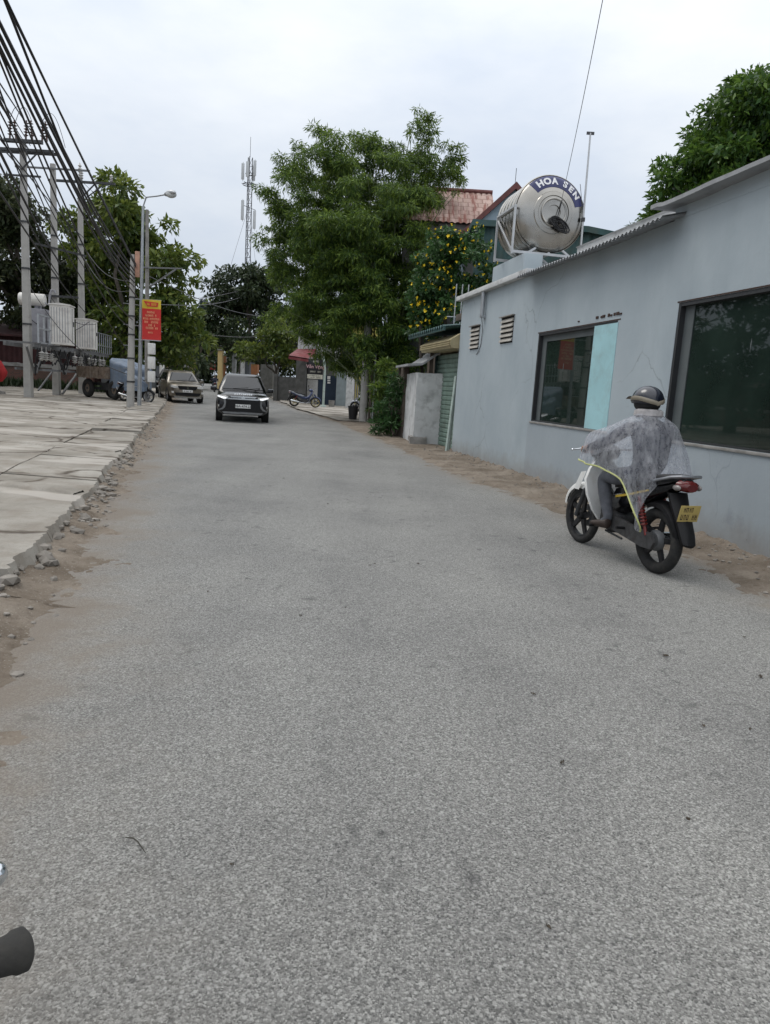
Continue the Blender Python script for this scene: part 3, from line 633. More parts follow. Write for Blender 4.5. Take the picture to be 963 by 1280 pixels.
def sector(a0, a1, r0, r1, off, n=40, m=8):
    g = MB()
    g.grid(lambda u, v: (lambda a, r: (r*math.sin(a), tank_front(r)-off, r*math.cos(a)))(a0+(a1-a0)*u, r0+(r1-r0)*v), n, m); return g
sector(R(-45), R(72), .405, .598, .004).build('navy_band', 'tankblue', TK)
for word in (('H', -29), ('O', -14), ('A', 1)), (('S', 23), ('E', 37), ('N', 52)):
    lt = MB()
    for ch, ang in word:
        vs, fs = textmesh(ch, .155, .007, .003); a = R(ang-1); o = []
        for v in vs:
            rr = .502+v.y*.95; aa = a+v.x*1.02/.502
            o.append((rr*math.sin(aa), tank_front(min(rr, .599))-.007-v.z, rr*math.cos(aa)))
        lt.add(o, fs)
    lt.build('lettering', 'tankwhite', TK, 0)
l = MB(); l.lathe([(.0, .05), (.1, .05), (.1, 0)], (.0, .45, RAD-.01), (0, 0, 1), 20); l.build('lid', 'stainless', TK)
hm = MB(); rnd = random.Random(8); pts = []
for k in range(150):
    a = k*.42; r = .10+.05*math.sin(k*.13)+.01*rnd.random(); pts.append((.10+r*1.15*math.cos(a), -.035-.03*rnd.random(), -.20+r*.62*math.sin(a)-r*.5*math.cos(a)))
hm.tube(pts, .011, 6); hm.tube([(.05, -.03, -.10), (.09, -.02, .08), (.115, -.01, .2)], .008, 6)
hh = hm.build('hose_coil', 'hose', None); hh.location = pc; hh.rotation_euler = (0, 0, BRZ); hh.scale = (TS, TS, TS); tag(hh, 'tangled black hose coil hanging on the front of the steel water tank', 'hose')
ST = thing('tank_stand', 'grey angle-iron frame carrying the steel water tank on the roof', 'tank stand', BT @ Vector((lc.x, lc.y+.5, 3.555)), BRZ)
zc = pc.z-3.555; w_ = .045
zl = pc.z-.745-3.555; zb_ = 4.065-3.555
for x in (-.73, .73):
    for y in (-.42, .55): s = MB(); s.bar((x, y, zb_ if x < 0 else 0), (x, y, zc+.06 if x < 0 else zl), w_*.8); s.build('upright', 'pipe', ST)
    if x < 0: s = MB(); s.bar((x, -.44, zc+.062), (x, .57, zc+.062), w_*.8); s.build('side_rail', 'pipe', ST)
s = MB()
s = MB()
for y in (-.42, .55):
    s.bar((-.73, y, zl), (.73, y, zl), w_)
    for x0, x1 in ((-.42, -.27), (0.0, 0.0), (.42, .27)): s.bar((x0, y+.003, zl), (x1, y+.003, zc-math.sqrt(max(.01, (RAD*TS+.01)**2-x1*x1))), w_*.85)
for x in (-.4, .4): s.bar((x, -.42, zl-.002), (x, .55, zl-.002), w_)
s.build('cradle', 'pipe', ST)
s = MB(); s.bar((-.73, -.42, zl), (-.73, .55, zc), .025); s.build('brace', 'pipe', ST)
# antenna pipe and its wire
a = at(728, 300, 14.2); a.z = 3.56; b_ = at(738.5, 166, 14.2)
AN = thing('antenna_pole', 'thin galvanised antenna pipe standing beside the water tank', 'antenna', a)
m_ = MB(); m_.tube([(0, 0, 0), b_-a], [.024, .016], 8); m_.build('mast', 'pipe', AN)
m_ = MB(); d = b_-a; m_.lohi((d.x-.07, d.y-.01, d.z-.03), (d.x+.07, d.y+.01, d.z+.02)); m_.build('top_bracket', 'darksteel', AN); m_ = MB(); m_.lohi((d.x*.45-.03, d.y*.45-.03, d.z*.45-.04), (d.x*.45+.03, d.y*.45+.03, d.z*.45+.03)); m_.build('clamp', 'darksteel', AN)
q = a+d*.46; MB_ = MB(); MB_.tube([q, pc+Vector((.5, .3, .6))], .006, 5); tag(MB_.build('stay_wire', 'thinwire', None), 'short thin wire from the antenna pipe to the top of the steel tank', 'wire')
MB_ = MB(); e = at(757, -40, 8.0); s_ = pc+Vector((.11, -.06, .24)); n_ = 24; far_ = s_+(e-s_)*1.9
MB_.tube([s_+(far_-s_)*(k/n_)-Vector((0, 0, .35*math.sin(math.pi*k/n_))) for k in range(n_+1)], .0045, 5); tag(MB_.build('aerial_wire', 'thinwire', None), 'single thin wire rising steeply into the sky from the steel water tank', 'wire')
# ---------------------------------------------------------------- shutter gate and its neighbours (still in the wall's direction)
G = thing('shutter_gate', 'green slatted roller shutter gate under a beige hood beside the painted building', 'gate', BT @ Vector((.25, 11.35, 0)), BRZ)
g = MB(); n = 20; z0 = .03
for k in range(n): h = 2.42/n; g.prism([(0, 0), (-.02, h*.25), (-.022, h*.8), (0, h*.96), (.03, h*.96), (.03, 0)], lambda p, a: (p[0], a, z0+k*h+p[1]), .1, 2.5)
g.build('slats', 'shutter', G, 0)
for y_ in (0, 2.505): g = MB(); g.lohi((-.06, y_, 0), (.06, y_+.095, 2.46)); g.build('rail', 'greenmetal', G)
g = MB(); g.prism([(-.42, 2.50), (-.47, 2.60), (-.45, 2.70), (-.2, 2.86), (.3, 2.86), (.3, 2.50)], lambda p, a: (p[0], a, p[1]), -.3, 2.75)
for k in range(3): g.lohi((-.485, -.28, 2.56+.05*k), (-.44, 2.73, 2.585+.05*k))
g.build('hood', 'beigemetal', G, 20)
D = BT @ Vector((-.06, 11.16, 0)); o = MB(); o.bar((-.03, -.02, .02), (.09, .04, 1.85), .06, .04); o.bar((.05, .06, .02), (.13, .10, 1.80), .04, .05)
ob = o.build('gate_leaf_edge', 'palegreen', None); ob.location = D; ob.rotation_euler = (0, 0, BRZ); tag(ob, 'pale green timber post leaning between the painted building and the shutter gate', 'post')
p1 = gp(549, 556, .03); p0 = p1
WP = thing('wall_block', 'weathered white rendered wall block standing next to the green shutter gate under the lean-to roof', 'wall', (p1.x, p1.y, 0), R(6))
def rough_box(mb, a, b, amp=.02, n=8):
    def face(o, u, v): mb.grid(lambda s, t: (lambda p: p+Vector((nz(p.z*2, p.y*2, 1.3, 1), nz(p.x*2, p.z*2, 1.3, 5), nz(p.x*2, p.y*2, 1.3, 9)))*amp)(o+u*s+v*t), n, n)
    a, b = Vector(a), Vector(b); X, Y, Z = Vector((b.x-a.x, 0, 0)), Vector((0, b.y-a.y, 0)), Vector((0, 0, b.z-a.z))
    for o, u, v in ((a, X, Z), (a+Y, X, Z), (a, Y, Z), (a+X, Y, Z), (a+Z, X, Y)): face(o, u, v)
mb = MB(); rough_box(mb, (-.72, .05, -.1), (0, 2.3, 1.93), .025); mb.build('wall', 'white_plaster', WP, 60)
mb = MB(); rough_box(mb, (-.80, -.06, -.1), (-.35, .30, .22), .05); mb.build('footing', 'oldcon', WP, 60)
mb = MB(); mb.lohi((-.62, 2.31, 0), (-.5, 5.2, 2.2)); tag((lambda o: (setattr(o, 'location', WP.location), setattr(o, 'rotation_euler', (0, 0, R(10))), o)[2])(mb.build('plank_gate', 'brownwood', None)), 'dark weathered timber gate behind the white wall block', 'gate')
SR = thing('lean_to_roof', 'small sloping grey sheet roof on posts above the white wall block', 'roof', (p1.x, p1.y, 0), R(8))
mb = MB(); mb.prism([(-.95, 2.10), (-.55, 2.14), (.10, 2.62), (.10, 2.68), (-.55, 2.20), (-.95, 2.16)], lambda p, a: (p[0], a, p[1]), .3, 2.6); mb.build('sheet', 'cementsheet', SR, 0)
mb = MB(); mb.bar((-.25, .6, 1.9), (-.25, .6, 2.5), .09); mb.bar((-.85, 2.4, 1.9), (-.85, 2.4, 2.12), .07); mb.build('post', 'brownwood', SR)
# dark shed with a green corrugated awning above the gate
q = at(582, 418, 19.6)
AW = thing('green_awning_shed', 'dark shed with a green corrugated awning above the shutter gate', 'shed', BT @ Vector((.6, 11.4, 0)), BRZ)
def awn(u, v, dz=0): return (-.95+2.6*v, -.05+3.9*u, 3.02+.35*v+.03*math.sin(2*math.pi*(u*3.9)/.22)+dz)
mb = MB(); mb.grid(lambda u, v: awn(u, v), 100, 4); mb.grid(lambda u, v: awn(u, v, -.03), 100, 4); mb.build('awning', 'greenmetal', AW, 50)
MB().lohi((-.93, -.05, 2.92), (-.88, 3.85, 3.03)).build('fascia', 'greenmetal', AW)
mb = MB(); mb.lohi((.35, 0, 0), (3.4, 6.5, 3.0)); mb.build('wall', 'brownwood', AW)
mb = MB(); mb.lohi((-.35, .2, 3.25), (.6, 1.0, 3.42), .02); mb.build('wooden_crate', 'brownwood', AW)
# trellis / balcony bars behind the vine
vbp = at(577, 404, 19.6)
mb = MB()
for k in range(3): mb.tube([(-.2+.16*k, 0, -.2), (-.2+.16*k, 0, 1.0)], .016, 6)
for z in (.15,): mb.tube([(-.4, 0, z), (.45, 0, z)], .014, 6)
o = mb.build('balcony_railing', 'galv'); o.location = vbp; tag(o, 'pale steel railing at the edge of the flowering vine above the awning', 'railing')
# ---------------------------------------------------------------- house with the red tiled roof behind
Yh = 30.0
def tri(pts): return [at(*p) for p in pts]
H = thing('tiled_house', 'house with a faded red tiled roof and a blue-grey gable behind the flowering vine', 'house', ground(600, 500, 31))
hb = Vector(H.location); Y0 = 27.5
ap = at(646, 227, Y0)-hb; le = at(582, 285, Y0)-hb; ht = ap.z
gx = ap.x; half = gx-le.x; ez = le.z; ey = Y0-hb.y
mb = MB(); mb.prism([(gx-half, 0), (gx+half, 0), (gx+half, ez), (gx, ht-.12), (gx-half, ez)], lambda p, a: (p[0], a, p[1]), ey+.15, ey+9); mb.build('gable_wall', 'gablepaint', H, 0)
mb = MB(); sl_ = (ht-ez)/half
for sgn in (-1, 1):
    mb.prism([(gx, ht), (gx+sgn*(half+.45), ez-.45*sl_), (gx+sgn*(half+.45), ez-.45*sl_-.2), (gx, ht-.24)], lambda p, a: (p[0], a, p[1]), ey-.05, ey+9.2)
mb.build('barge_board', 'ridge', H, 0)
mb = MB(); mb.tube([(gx, ey+.3, ht), (gx, ey+.3, ht+.55)], .012, 5); mb.build('lightning_rod', 'thinwire', H)
# main wing: ridge runs left-right
rz_ = at(580, 240, 33).z-hb.z; xa = at(505, 240, 33).x-hb.x; xb = gx-.2; yr = 33-hb.y; e0 = at(560, 276, 30.6).z-hb.z; yf = 30.6-hb.y
def tile(u, v):
    x = xa+(xb-xa)*u; s_ = v*9; z = rz_+(e0-rz_)*v; s_ *= 1; st_ = (s_-math.floor(s_)) if v < 1 else 1
    return (x, yr+(yf-yr)*v, z+-.07*st_+.055*abs(math.sin(math.pi*(x-xa)/.24)))
mb = MB(); mb.grid(tile, 140, 54); mb.build('tiled_roof', 'redtile', H, 20)
mb = MB(); mb.prism([(yr, rz_-.05), (yf+.25, e0-.06), (yf+.25, 0), (yr+2.5, 0), (yr+2.5, e0)], lambda p, a: (a, p[0], p[1]), xa+.1, xb); mb.build('wall', 'greyplaster', H, 0)
mb = MB(); mb.tube([(xa, yr, rz_+.05), (xb, yr, rz_+.05)], .10, 8); mb.build('ridge_tiles', 'ridge', H)
# green metal shed behind the tank
S0 = at(596, 282, 23.5); S1 = at(735, 277, 23.5); S2 = at(800, 303, 23.5)
GS = thing('green_metal_shed', 'dark green corrugated metal shed between the water tank and the gabled house', 'shed', (S0.x, S0.y, 0))
mb = MB(); L = S1.x-S0.x; h1 = S0.z; zs = S1.z; h3 = S2.z; L2 = S2.x-S0.x
def shedw(u, v): x = (L2+1)*u; zt = h1+.0 if x < L else h1+(h3-h1)*(x-L)/(L2-L); return (x, .03*math.sin(2*math.pi*x/.3), zt*v)
mb.grid(shedw, 240, 2); mb.build('cladding', 'greenmetal', GS, 60)
mb = MB(); mb.prism([(-.15, h1-.03), (L, h1-.03), (L2+1.1, h3-.2), (L2+1.1, h3-.02), (L, h1+.15), (-.15, h1+.15)], lambda p, a: (p[0], a, p[1]), -.2, 4); mb.build('roof', 'greenmetal', GS, 0)
mb = MB(); mb.lohi((.02, .06, 0), (L, 3.9, h1-.04)); mb.build('frame', 'darksteel', GS)
# ================================================================ vehicles
def wheel_y(mb_fn): pass
def car(name, label, loc, rz, paint, style, plate=None):
    """x forward, z up; origin on the ground under the middle"""
    t = thing(name, label, 'car', loc, rz)
    def ring(x, hw, zb, zm, zt, crown_=.03):
        h = [(0, zb), (.80*hw, zb), (.96*hw, zb+.10), (hw, zb+.22), (hw, zm), (.975*hw, zt-.10), (.90*hw, zt-.02), (.6*hw, zt+crown_*.7), (0, zt+crown_)]
        return [(x, y, z) for y, z in h]+[(x, -y, z) for y, z in h[-2:0:-1]]
    body = MB(); gd = style == 'gold'; st = [(-2.30, .74, .42, .7, .98), (-2.24, .84, .34, .72, 1.04), (-1.9, .895, .27, .75, 1.07), (-.8, .905, .24, .76, 1.06), (.6, .905, .24, .76, 1.06), (1.05, .90, .24, .75, 1.07), (1.6, .89, .25, .72, 1.02), (2.0, .86 if gd else .875, .26, .66, .965), (2.2, .80 if gd else .85, .28, .62, .90), (2.29, .70 if gd else .80, .33, .60, .82)]
    body.loft([ring(*s) for s in st]); bo = body.build('body', paint, t, 50)
    cab = MB()
    def rr(z, x0, x1, hw, c=.16):
        o = []
        for cx, cy, a0 in ((x1-c, hw-c, 0), (x0+c, hw-c, 90), (x0+c, -hw+c, 180), (x1-c, -hw+c, 270)):
            for k in range(5): a = R(a0+22.5*k); o.append((cx+c*math.cos(a), cy+c*math.sin(a), z))
        return o
    rg = [rr(1.0, -2.18, 1.08, .86), rr(1.10, -2.14, .98, .85), rr(1.58, -1.86, .28, .66), rr(1.65, -1.78, .14, .62), rr(1.69, -1.6, -.1, .54), rr(1.70, -1.3, -.4, .3)]
    cab.loft(rg); cab.build('cabin', paint, t, 50)
    def slab_(p, name, m, th=.012):
        a, b, c, d = [Vector(q) for q in p]; n = (b-a).cross(d-a).normalized()
        if n.dot((a+c)/2-Vector((-.6, 0, 1))) < 0: n = -n
        mb = MB(); mb.add([q+n*.004 for q in (a, b, c, d)]+[q+n*(.004+th) for q in (a, b, c, d)], [(3, 2, 1, 0), (4, 5, 6, 7)]+[(k, (k+1) % 4, 4+(k+1) % 4, 4+k) for k in range(4)])
        return mb.build(name, m, t, 0)
    def on(z): k = (z-1.10)/.48; return .98+(.28-.98)*k, .85+(.66-.85)*k
    x0, w0 = on(1.13); x1, w1 = on(1.56)
    slab_([(x0, -w0+.12, 1.13), (x0, w0-.12, 1.13), (x1, w1-.12, 1.56), (x1, -w1+.12, 1.56)], 'windscreen', 'carglass')
    for s in (-1, 1):
        for a, b in ((.62, -.35), (-.42, -1.25), (-1.32, -1.85)):
            a2 = min(a, .12) if a > 0 else a; b2 = b if b > -1.5 else -1.66
            slab_([(a, s*(w0+.003), 1.14), (b, s*(w0+.003), 1.14), (b2, s*(w1+.003), 1.54), (a2, s*(w1+.003), 1.54)], 'side_window', 'carglass', .008)
    slab_([(-2.13, -.6, 1.16), (-2.13, .6, 1.16), (-1.90, .5, 1.52), (-1.90, -.5, 1.52)], 'rear_window', 'carglass')
    for s in (-1, 1):
        mb = MB(); mb.tube([(.05, s*.60, 1.66), (-.1, s*.60, 1.725), (-1.5, s*.60, 1.735), (-1.68, s*.60, 1.66)], .022, 8); mb.build('roof_rail', 'chrome', t)
        mb = MB(); mb.box((.72, s*1.02, 1.12), (.12, .22, .15), bev=.045); mb.bar((.74, s*.86, 1.08), (.73, s*.98, 1.10), .05); mb.build('mirror', paint if style == 'gold' else 'blacklack', t)
    for x in (-1.34, 1.33):
        for s in (-1, 1):
            c = (x, s*.80, .36)
            ty = MB(); ty.lathe([(.235, -.09), (.30, -.115), (.345, -.105), (.36, -.06), (.36, .06), (.345, .105), (.30, .115), (.235, .09)], c, (0, 1, 0), 32, True); w_ = ty.build('wheel', 'rubber', t)
            ri = MB(); ri.lathe([(.235, -.08), (.235, .08), (.215, .08), (.215, -.08)], c, (0, 1, 0), 32, True); ri.lathe([(0, .06*s), (.06, .065*s), (.07, .03*s), (.07, -.03*s), (0, -.03*s)], c, (0, 1, 0), 16)
            for k in range(5):
                a = 2*math.pi*k/5+.3; d = Vector((math.cos(a), 0, math.sin(a))); ri.bar(Vector(c)+d*.05+Vector((0, s*.055, 0)), Vector(c)+d*.22+Vector((0, s*.07, 0)), .055, .03)
            ri.build('rim', 'alloy', w_)
            ar = MB(); ar.lathe([(.37, s*.10), (.425, s*.108), (.425, s*.118), (.37, s*.118)], c, (0, 1, 0), 32, True)
            ar.build('arch', 'blackplastic', t)
    yz = lambda p, a: (a, p[0], p[1])
    def mir(poly, a, b, mb):
        mb.prism(poly, yz, a, b); mb.prism([(-y, z) for y, z in poly], yz, a, b)
    if style == 'black':
        mb = MB(); mb.prism([(-.62, .40), (.62, .40), (.70, .60), (.60, .80), (-.60, .80), (-.70, .60)], yz, 2.26, 2.315); mb.build('lower_grille', 'blackplastic', t, 0)
        mb = MB()
        for z, w_ in ((.885, .40), (.815, .52)): mb.prism([(-w_, z-.022), (w_, z-.022), (w_+.06, z+.024), (-w_-.06, z+.024)], yz, 2.2, 2.335)
        mb.build('chrome_bar', 'chrome', t, 0)
        mb = MB()
        for a in (0, 120, 240):                                      # three-diamond badge
            ca, sa = math.sin(R(a)), math.cos(R(a)); pr = [(0, 0), (.035, .03), (0, .085), (-.035, .03)]
            mb.prism([(x*sa+y*ca, .855+y*sa-x*ca) for x, y in pr], yz, 2.336, 2.35)
        mb.build('badge', 'chrome', t, 0)
        for s in (-1, 1):
            mb = MB(); mb.prism([(s*y, z) for y, z in ((.86, .93), (.50, .885), (.52, .80), (.66, .79), (.87, .86))], yz, 2.02, 2.30); mb.build('headlight', 'clearlens', t, 0)
            mb = MB(); mb.prism([(s*y, z) for y, z in ((.85, .90), (.56, .85), (.57, .81), (.66, .805), (.86, .875))], yz, 2.21, 2.312); mb.build('running_light', 'drl', t, 0)
            mb = MB(); mb.prism([(s*y, z) for y, z in ((.58, .80), (.65, .79), (.64, .62), (.70, .50), (.82, .43), (.82, .41), (.68, .44), (.60, .52), (.575, .66))], yz, 2.22, 2.338); mb.build('chrome_flare', 'steel', t, 0)
            mb = MB(); mb.lathe([(.0, .02), (.05, .02), (.06, 0), (.06, -.1)], (2.26, s*.77, .56), (1, 0, 0), 16); mb.build('fog_lamp', 'clearlens', t)
        mb = MB(); mb.prism([(-.62, .30), (.62, .30), (.70, .36), (.62, .37), (-.62, .37), (-.70, .36)], yz, 2.24, 2.335); mb.build('skid_bar', 'steel', t, 0)
        mb = MB(); vs, fs = textmesh('O U T L A N D E R', .075, .003, .002)
        mb.add([(2.16-.25*max(0, 0)+v.z, v.x*1.0, .975+v.y*.75) for v in vs], fs)
        mb.v = [(2.135-(z-.95)*.9, y, z+.003) for x, y, z in mb.v]; mb.build('bonnet_lettering', 'chrome', t, 0)
        pz = .57
    else:
        mb = MB(); mb.prism([(-.42, .70), (.42, .70), (.50, .86), (-.50, .86)], yz, 2.2, 2.315); mb.build('grille', 'blackplastic', t, 0)
        mb = MB(); mb.prism([(-.46, .862), (.46, .862), (.49, .885), (-.49, .885)], yz, 2.2, 2.325); mb.prism([(-.05, .73), (.05, .73), (.05, .83), (0, .85), (-.05, .83)], yz, 2.316, 2.33); mb.build('chrome_bar', 'chrome', t, 0)
        mb = MB(); mb.prism([(-.60, .38), (.60, .38), (.66, .54), (-.66, .54)], yz, 2.25, 2.318); mb.build('lower_grille', 'blackplastic', t, 0)
        mb = MB(); mb.prism([(-.66, .27), (.66, .27), (.74, .33), (-.74, .33)], yz, 2.2, 2.33); mb.build('skid_bar', 'chrome', t, 0)
        for s in (-1, 1):
            mb = MB(); mb.prism([(s*y, z) for y, z in ((.84, .92), (.46, .86), (.50, .78), (.68, .76), (.83, .80))], yz, 2.0, 2.305); mb.build('headlight', 'clearlens', t, 0)
            mb = MB(); mb.prism([(s*y, z) for y, z in ((.82, .60), (.70, .60), (.70, .50), (.80, .50))], yz, 2.1, 2.31); mb.build('fog_lamp', 'clearlens', t, 0)
        pz = .62
    mb = MB(); mb.lohi((2.31, -.26, pz-.065), (2.345, .26, pz+.065), .006); pl = mb.build('number_plate', 'platewhite', t)
    mb = MB()
    T = frame_T((2.3465, 0, pz), (0, 1, 0), (0, 0, 1))
    if plate: put_text(mb, plate, .115, T, .001, .0015)
    else: glyphs(mb, T, .4, .07, random.Random(4))
    mb.build('plate_text', 'ink', pl, 0)
    mb = MB(); mb.tube([(1.05, -.35, 1.145), (.92, .2, 1.20)], .012, 5); mb.tube([(1.05, .2, 1.145), (.9, .62, 1.2)], .012, 5); mb.build('wiper', 'blackplastic', t)
    for s in (-1, 1):
        mb = MB(); mb.lohi((-2.27, s*.62, .85), (-2.15, s*.85, 1.02), .02); mb.build('tail_light', 'redlens', t)
    return t
p = gp(307, 529); car('suv', 'black SUV with bright headlights driving toward us in the middle of the road', (p.x-.62, p.y+2.25, gz(p.y)), R(-90+13.0), 'blacklack', 'black', '98A-474.22')
p = at(227, 502, 37.6); car('parked_suv', 'gold-beige SUV with a chrome skid bar parked beside the pavement kerb', (p.x-.7, p.y+2.1, gz(p.y)+.02), R(-90+26), 'goldpaint', 'gold')
p = at(203, 492, 47); car('far_car', 'dark car mostly hidden behind the parked gold SUV', (p.x, p.y+2, gz(p.y)+.08), R(-90+14), 'blackplastic', 'gold')
# ================================================================ motorbikes
def torus(mb, c, R_, r, n=48, m=12, axis=(0, 1, 0), sq=1.0):
    mb.lathe([(R_+r*math.cos(2*math.pi*k/m), r*sq*math.sin(2*math.pi*k/m)) for k in range(m)], c, axis, n, True)
def motorbike(name, label, loc, rz, body='blacklack', rim='blackalloy', fender='whitepaint', side='blacklack', accent='yellowpaint', plate='plateyellow', group=None, mirrors=True, lean=0, steer=0):
    """x forward, z up; origin on the ground midway between the axles"""
    t = thing(name, label, 'motorbike', loc, rz, group); t.rotation_euler = (lean, 0, rz)
    A, Bk = Vector((.60, 0, .285)), Vector((-.60, 0, .285))
    for c, tr in ((A, .038), (Bk, .050)):
        mb = MB(); torus(mb, c, .285-tr, tr, 56, 12)
        w_ = mb.build('wheel', 'rubber', t)
        mb = MB(); mb.lathe([(.222, -.028), (.222, .028), (.20, .022), (.198, 0), (.20, -.022)], c, (0, 1, 0), 48, True)
        mb.lathe([(0, .05), (.035, .05), (.045, .03), (.045, -.03), (.035, -.05), (0, -.05)], c, (0, 1, 0), 20)
        for k in range(5):
            a = 2*math.pi*k/5+.5; d = Vector((math.cos(a), 0, math.sin(a))); e = Vector((-math.sin(a), 0, math.cos(a)))
            q = [c+d*.035+e*.028, c+d*.035-e*.028, c+d*.205-e*.020, c+d*.205+e*.020]
            mb.add([p+Vector((0, .013, 0)) for p in q]+[p-Vector((0, .013, 0)) for p in q], [(0, 1, 2, 3), (7, 6, 5, 4)]+[(k2, (k2+1) % 4, 4+(k2+1) % 4, 4+k2) for k2 in range(4)])
        mb.build('rim', rim, w_)
    mb = MB(); mb.lathe([(.05, -.004), (.11, -.004), (.11, .004), (.05, .004)], A+Vector((0, -.055, 0)), (0, 1, 0), 32, True); mb.build('brake_disc', 'steel', t); mb = MB(); mb.lathe([(0, .06), (.075, .06), (.09, .035), (.09, 0)], Bk, (0, 1, 0), 24); mb.build('brake_drum', 'steel', t)
    # fork
    mb = MB(); hd = Vector((.36, 0, .84))
    for s in (-1, 1):
        o = Vector((0, s*.075, 0)); mb.tube([A+o, A+o+(hd-A)*.5], .022, 10); mb.tube([A+o+(hd-A)*.48, hd+o*.6], .016, 10)
    mb.build('fork', 'darksteel', t)
    # front fender
    mb = MB()
    def fend(c, r, a0, a1, w, n=18):
        rings = []
        for k in range(n+1):
            a = R(a0+(a1-a0)*k/n); d = Vector((math.cos(a), 0, math.sin(a))); ww = w*(1-.45*abs(2*k/n-1)**3)
            rings.append([c+d*(r-.05)+Vector((0, -ww, 0)), c+d*(r-.012)+Vector((0, -ww*.95, 0)), c+d*(r+.008)+Vector((0, -ww*.5, 0)), c+d*(r+.012), c+d*(r+.008)+Vector((0, ww*.5, 0)), c+d*(r-.012)+Vector((0, ww*.95, 0)), c+d*(r-.05)+Vector((0, ww, 0)), c+d*(r-.004)])
        mb.loft(rings)
    fend(A, .325, 15, 168, .062); mb.add([A+Vector((-.02, s*.088, .26)) for s in (-1, 1)]+[A+Vector((-.12, s*.085, .46)) for s in (-1, 1)]+[A+Vector((.08, s*.085, .26)) for s in (-1, 1)]+[A+Vector((-.02, s*.08, .44)) for s in (-1, 1)], [(0, 2, 6, 4), (1, 3, 7, 5)])
    mb.build('front_fender', fender, t, 50)
    # leg shield / front cowl
    mb = MB()
    def sec(x, z, w, dpt): return [(x+dpt, 0, z), (x+dpt*.8, w*.55, z), (x, w, z-.01), (x-.03, w*.97, z-.01), (x-.02, w*.5, z), (x-.01, 0, z), (x-.02, -w*.5, z), (x-.03, -w*.97, z-.01), (x, -w, z-.01), (x+dpt*.8, -w*.55, z)]
    mb.loft([sec(.19, .33, .10, .02), sec(.20, .42, .17, .04), sec(.245, .56, .215, .07), sec(.30, .70, .215, .10), sec(.33, .80, .16, .11), sec(.35, .88, .09, .10)])
    mb.build('leg_shield', fender, t, 50)
    # headlight cowl + handlebar
    mb = MB(); mb.loft([[(.33+a*math.cos(q), bb*math.sin(q), z) for q in [2*math.pi*k/16 for k in range(16)]] for a, bb, z in ((.04, .05, .87), (.12, .13, .90), (.14, .15, .95), (.11, .14, 1.00), (.05, .08, 1.025))]); hc = mb.build('headlight_cowl', body, t, 60)
    mb = MB(); mb.ell((.42, 0, .945), (.05, .095, .045), 16, 10); mb.build('headlight', 'clearlens', hc)
    mb = MB(); mb.tube([(.262, .325, .972), (.30, .245, .985), (.33, .1, .98), (.33, -.1, .98), (.30, -.245, .985), (.262, -.325, .972)], .0095, 12); hb = mb.build('handlebar', 'darksteel', t)
    for s in (-1, 1):
        mb = MB(); prof = []
        for k in range(14): prof += [(.0142 if k % 2 else .0130, .11*k/13)]
        d = Vector((-.06, s*.12, -.02)).normalized(); mb.lathe([(0, 0)]+prof+[(.0158, .113), (.0158, .120), (.012, .123), (0, .122)], Vector((.30, s*.25, .984)), d, 36); mb.build('grip', 'rubber', hb, 60)
        mb = MB(); mb.tube([(.34, s*.22, .99), (.35, s*.28, .985), (.33, s*.408, .967)], .006, 6); mb.ell((.33, s*.414, .967), (.011, .011, .011), 10, 8); mb.build('brake_lever', 'chrome', hb)
        if mirrors:
            mb = MB(); mb.tube([(.31, s*.20, 1.0), (.30, s*.24, 1.10), (.28, s*.30, 1.17)], .006, 6); mb.ell((.275, s*.32, 1.20), (.018, .065, .045), 14, 8); mb.build('mirror', 'blackplastic', hb)
    # body: underbone tunnel, seat, tail
    def pr(pts, half_, mb, r=.35):
        mb.loft([[(x, -half_(x, 0), z) for x, z in pts], [(x, -half_(x, 0)*.999, z) for x, z in pts]])
    mb = MB(); rings = []
    for x, z, w, h in ((.30, .70, .05, .07), (.20, .56, .055, .075), (.08, .49, .06, .08), (-.06, .51, .085, .10), (-.20, .58, .115, .125), (-.42, .66, .12, .105), (-.62, .73, .105, .075), (-.80, .785, .075, .05), (-.93, .82, .05, .03)):
        rings.append([(x, w*math.cos(q)*(1.0), z+h*math.sin(q)) for q in [2*math.pi*k/16 for k in range(16)]])
    mb.loft(rings); mb.build('body', body, t, 60)
    for s in (-1, 1):
        mb = MB(); q = [(-.06, .60), (-.20, .63), (-.50, .72), (-.80, .80), (-.86, .82), (-.60, .79), (-.30, .715), (-.10, .66)]
        mb.prism(q, lambda p, a: (p[0], s*(.105-.05*max(0, -p[0]-.5)+a), p[1]), .0, .018); mb.build('side_panel', side, t, 0)
        mb = MB(); q = [(-.10, .575), (-.30, .625), (-.55, .70), (-.55, .715), (-.30, .645), (-.10, .595)]
        mb.prism(q, lambda p, a: (p[0], s*(.118+a), p[1]), .0, .008); mb.build('stripe', accent, t, 0)
    mb = MB(); rings = []
    for x, z, w, h in ((.02, .665, .06, .02), (-.04, .70, .10, .035), (-.2, .725, .125, .04), (-.38, .745, .13, .042), (-.52, .79, .125, .045), (-.7, .825, .11, .045), (-.82, .84, .085, .035), (-.88, .84, .05, .015)):
        rings.append([(x, w*max(-1, min(1, 1.25*math.cos(q))), z+h*max(-.8, min(.9, 1.2*math.sin(q)))) for q in [2*math.pi*k/16 for k in range(16)]])
    mb.loft(rings); mb.build('seat', 'seat', t, 60)
    mb = MB(); mb.tube([(-.62, .13, .80), (-.86, .125, .855), (-.96, .09, .868), (-.99, 0, .87), (-.96, -.09, .868), (-.86, -.125, .855), (-.62, -.13, .80)], .013, 8); mb.build('grab_rail', 'alloy', t)
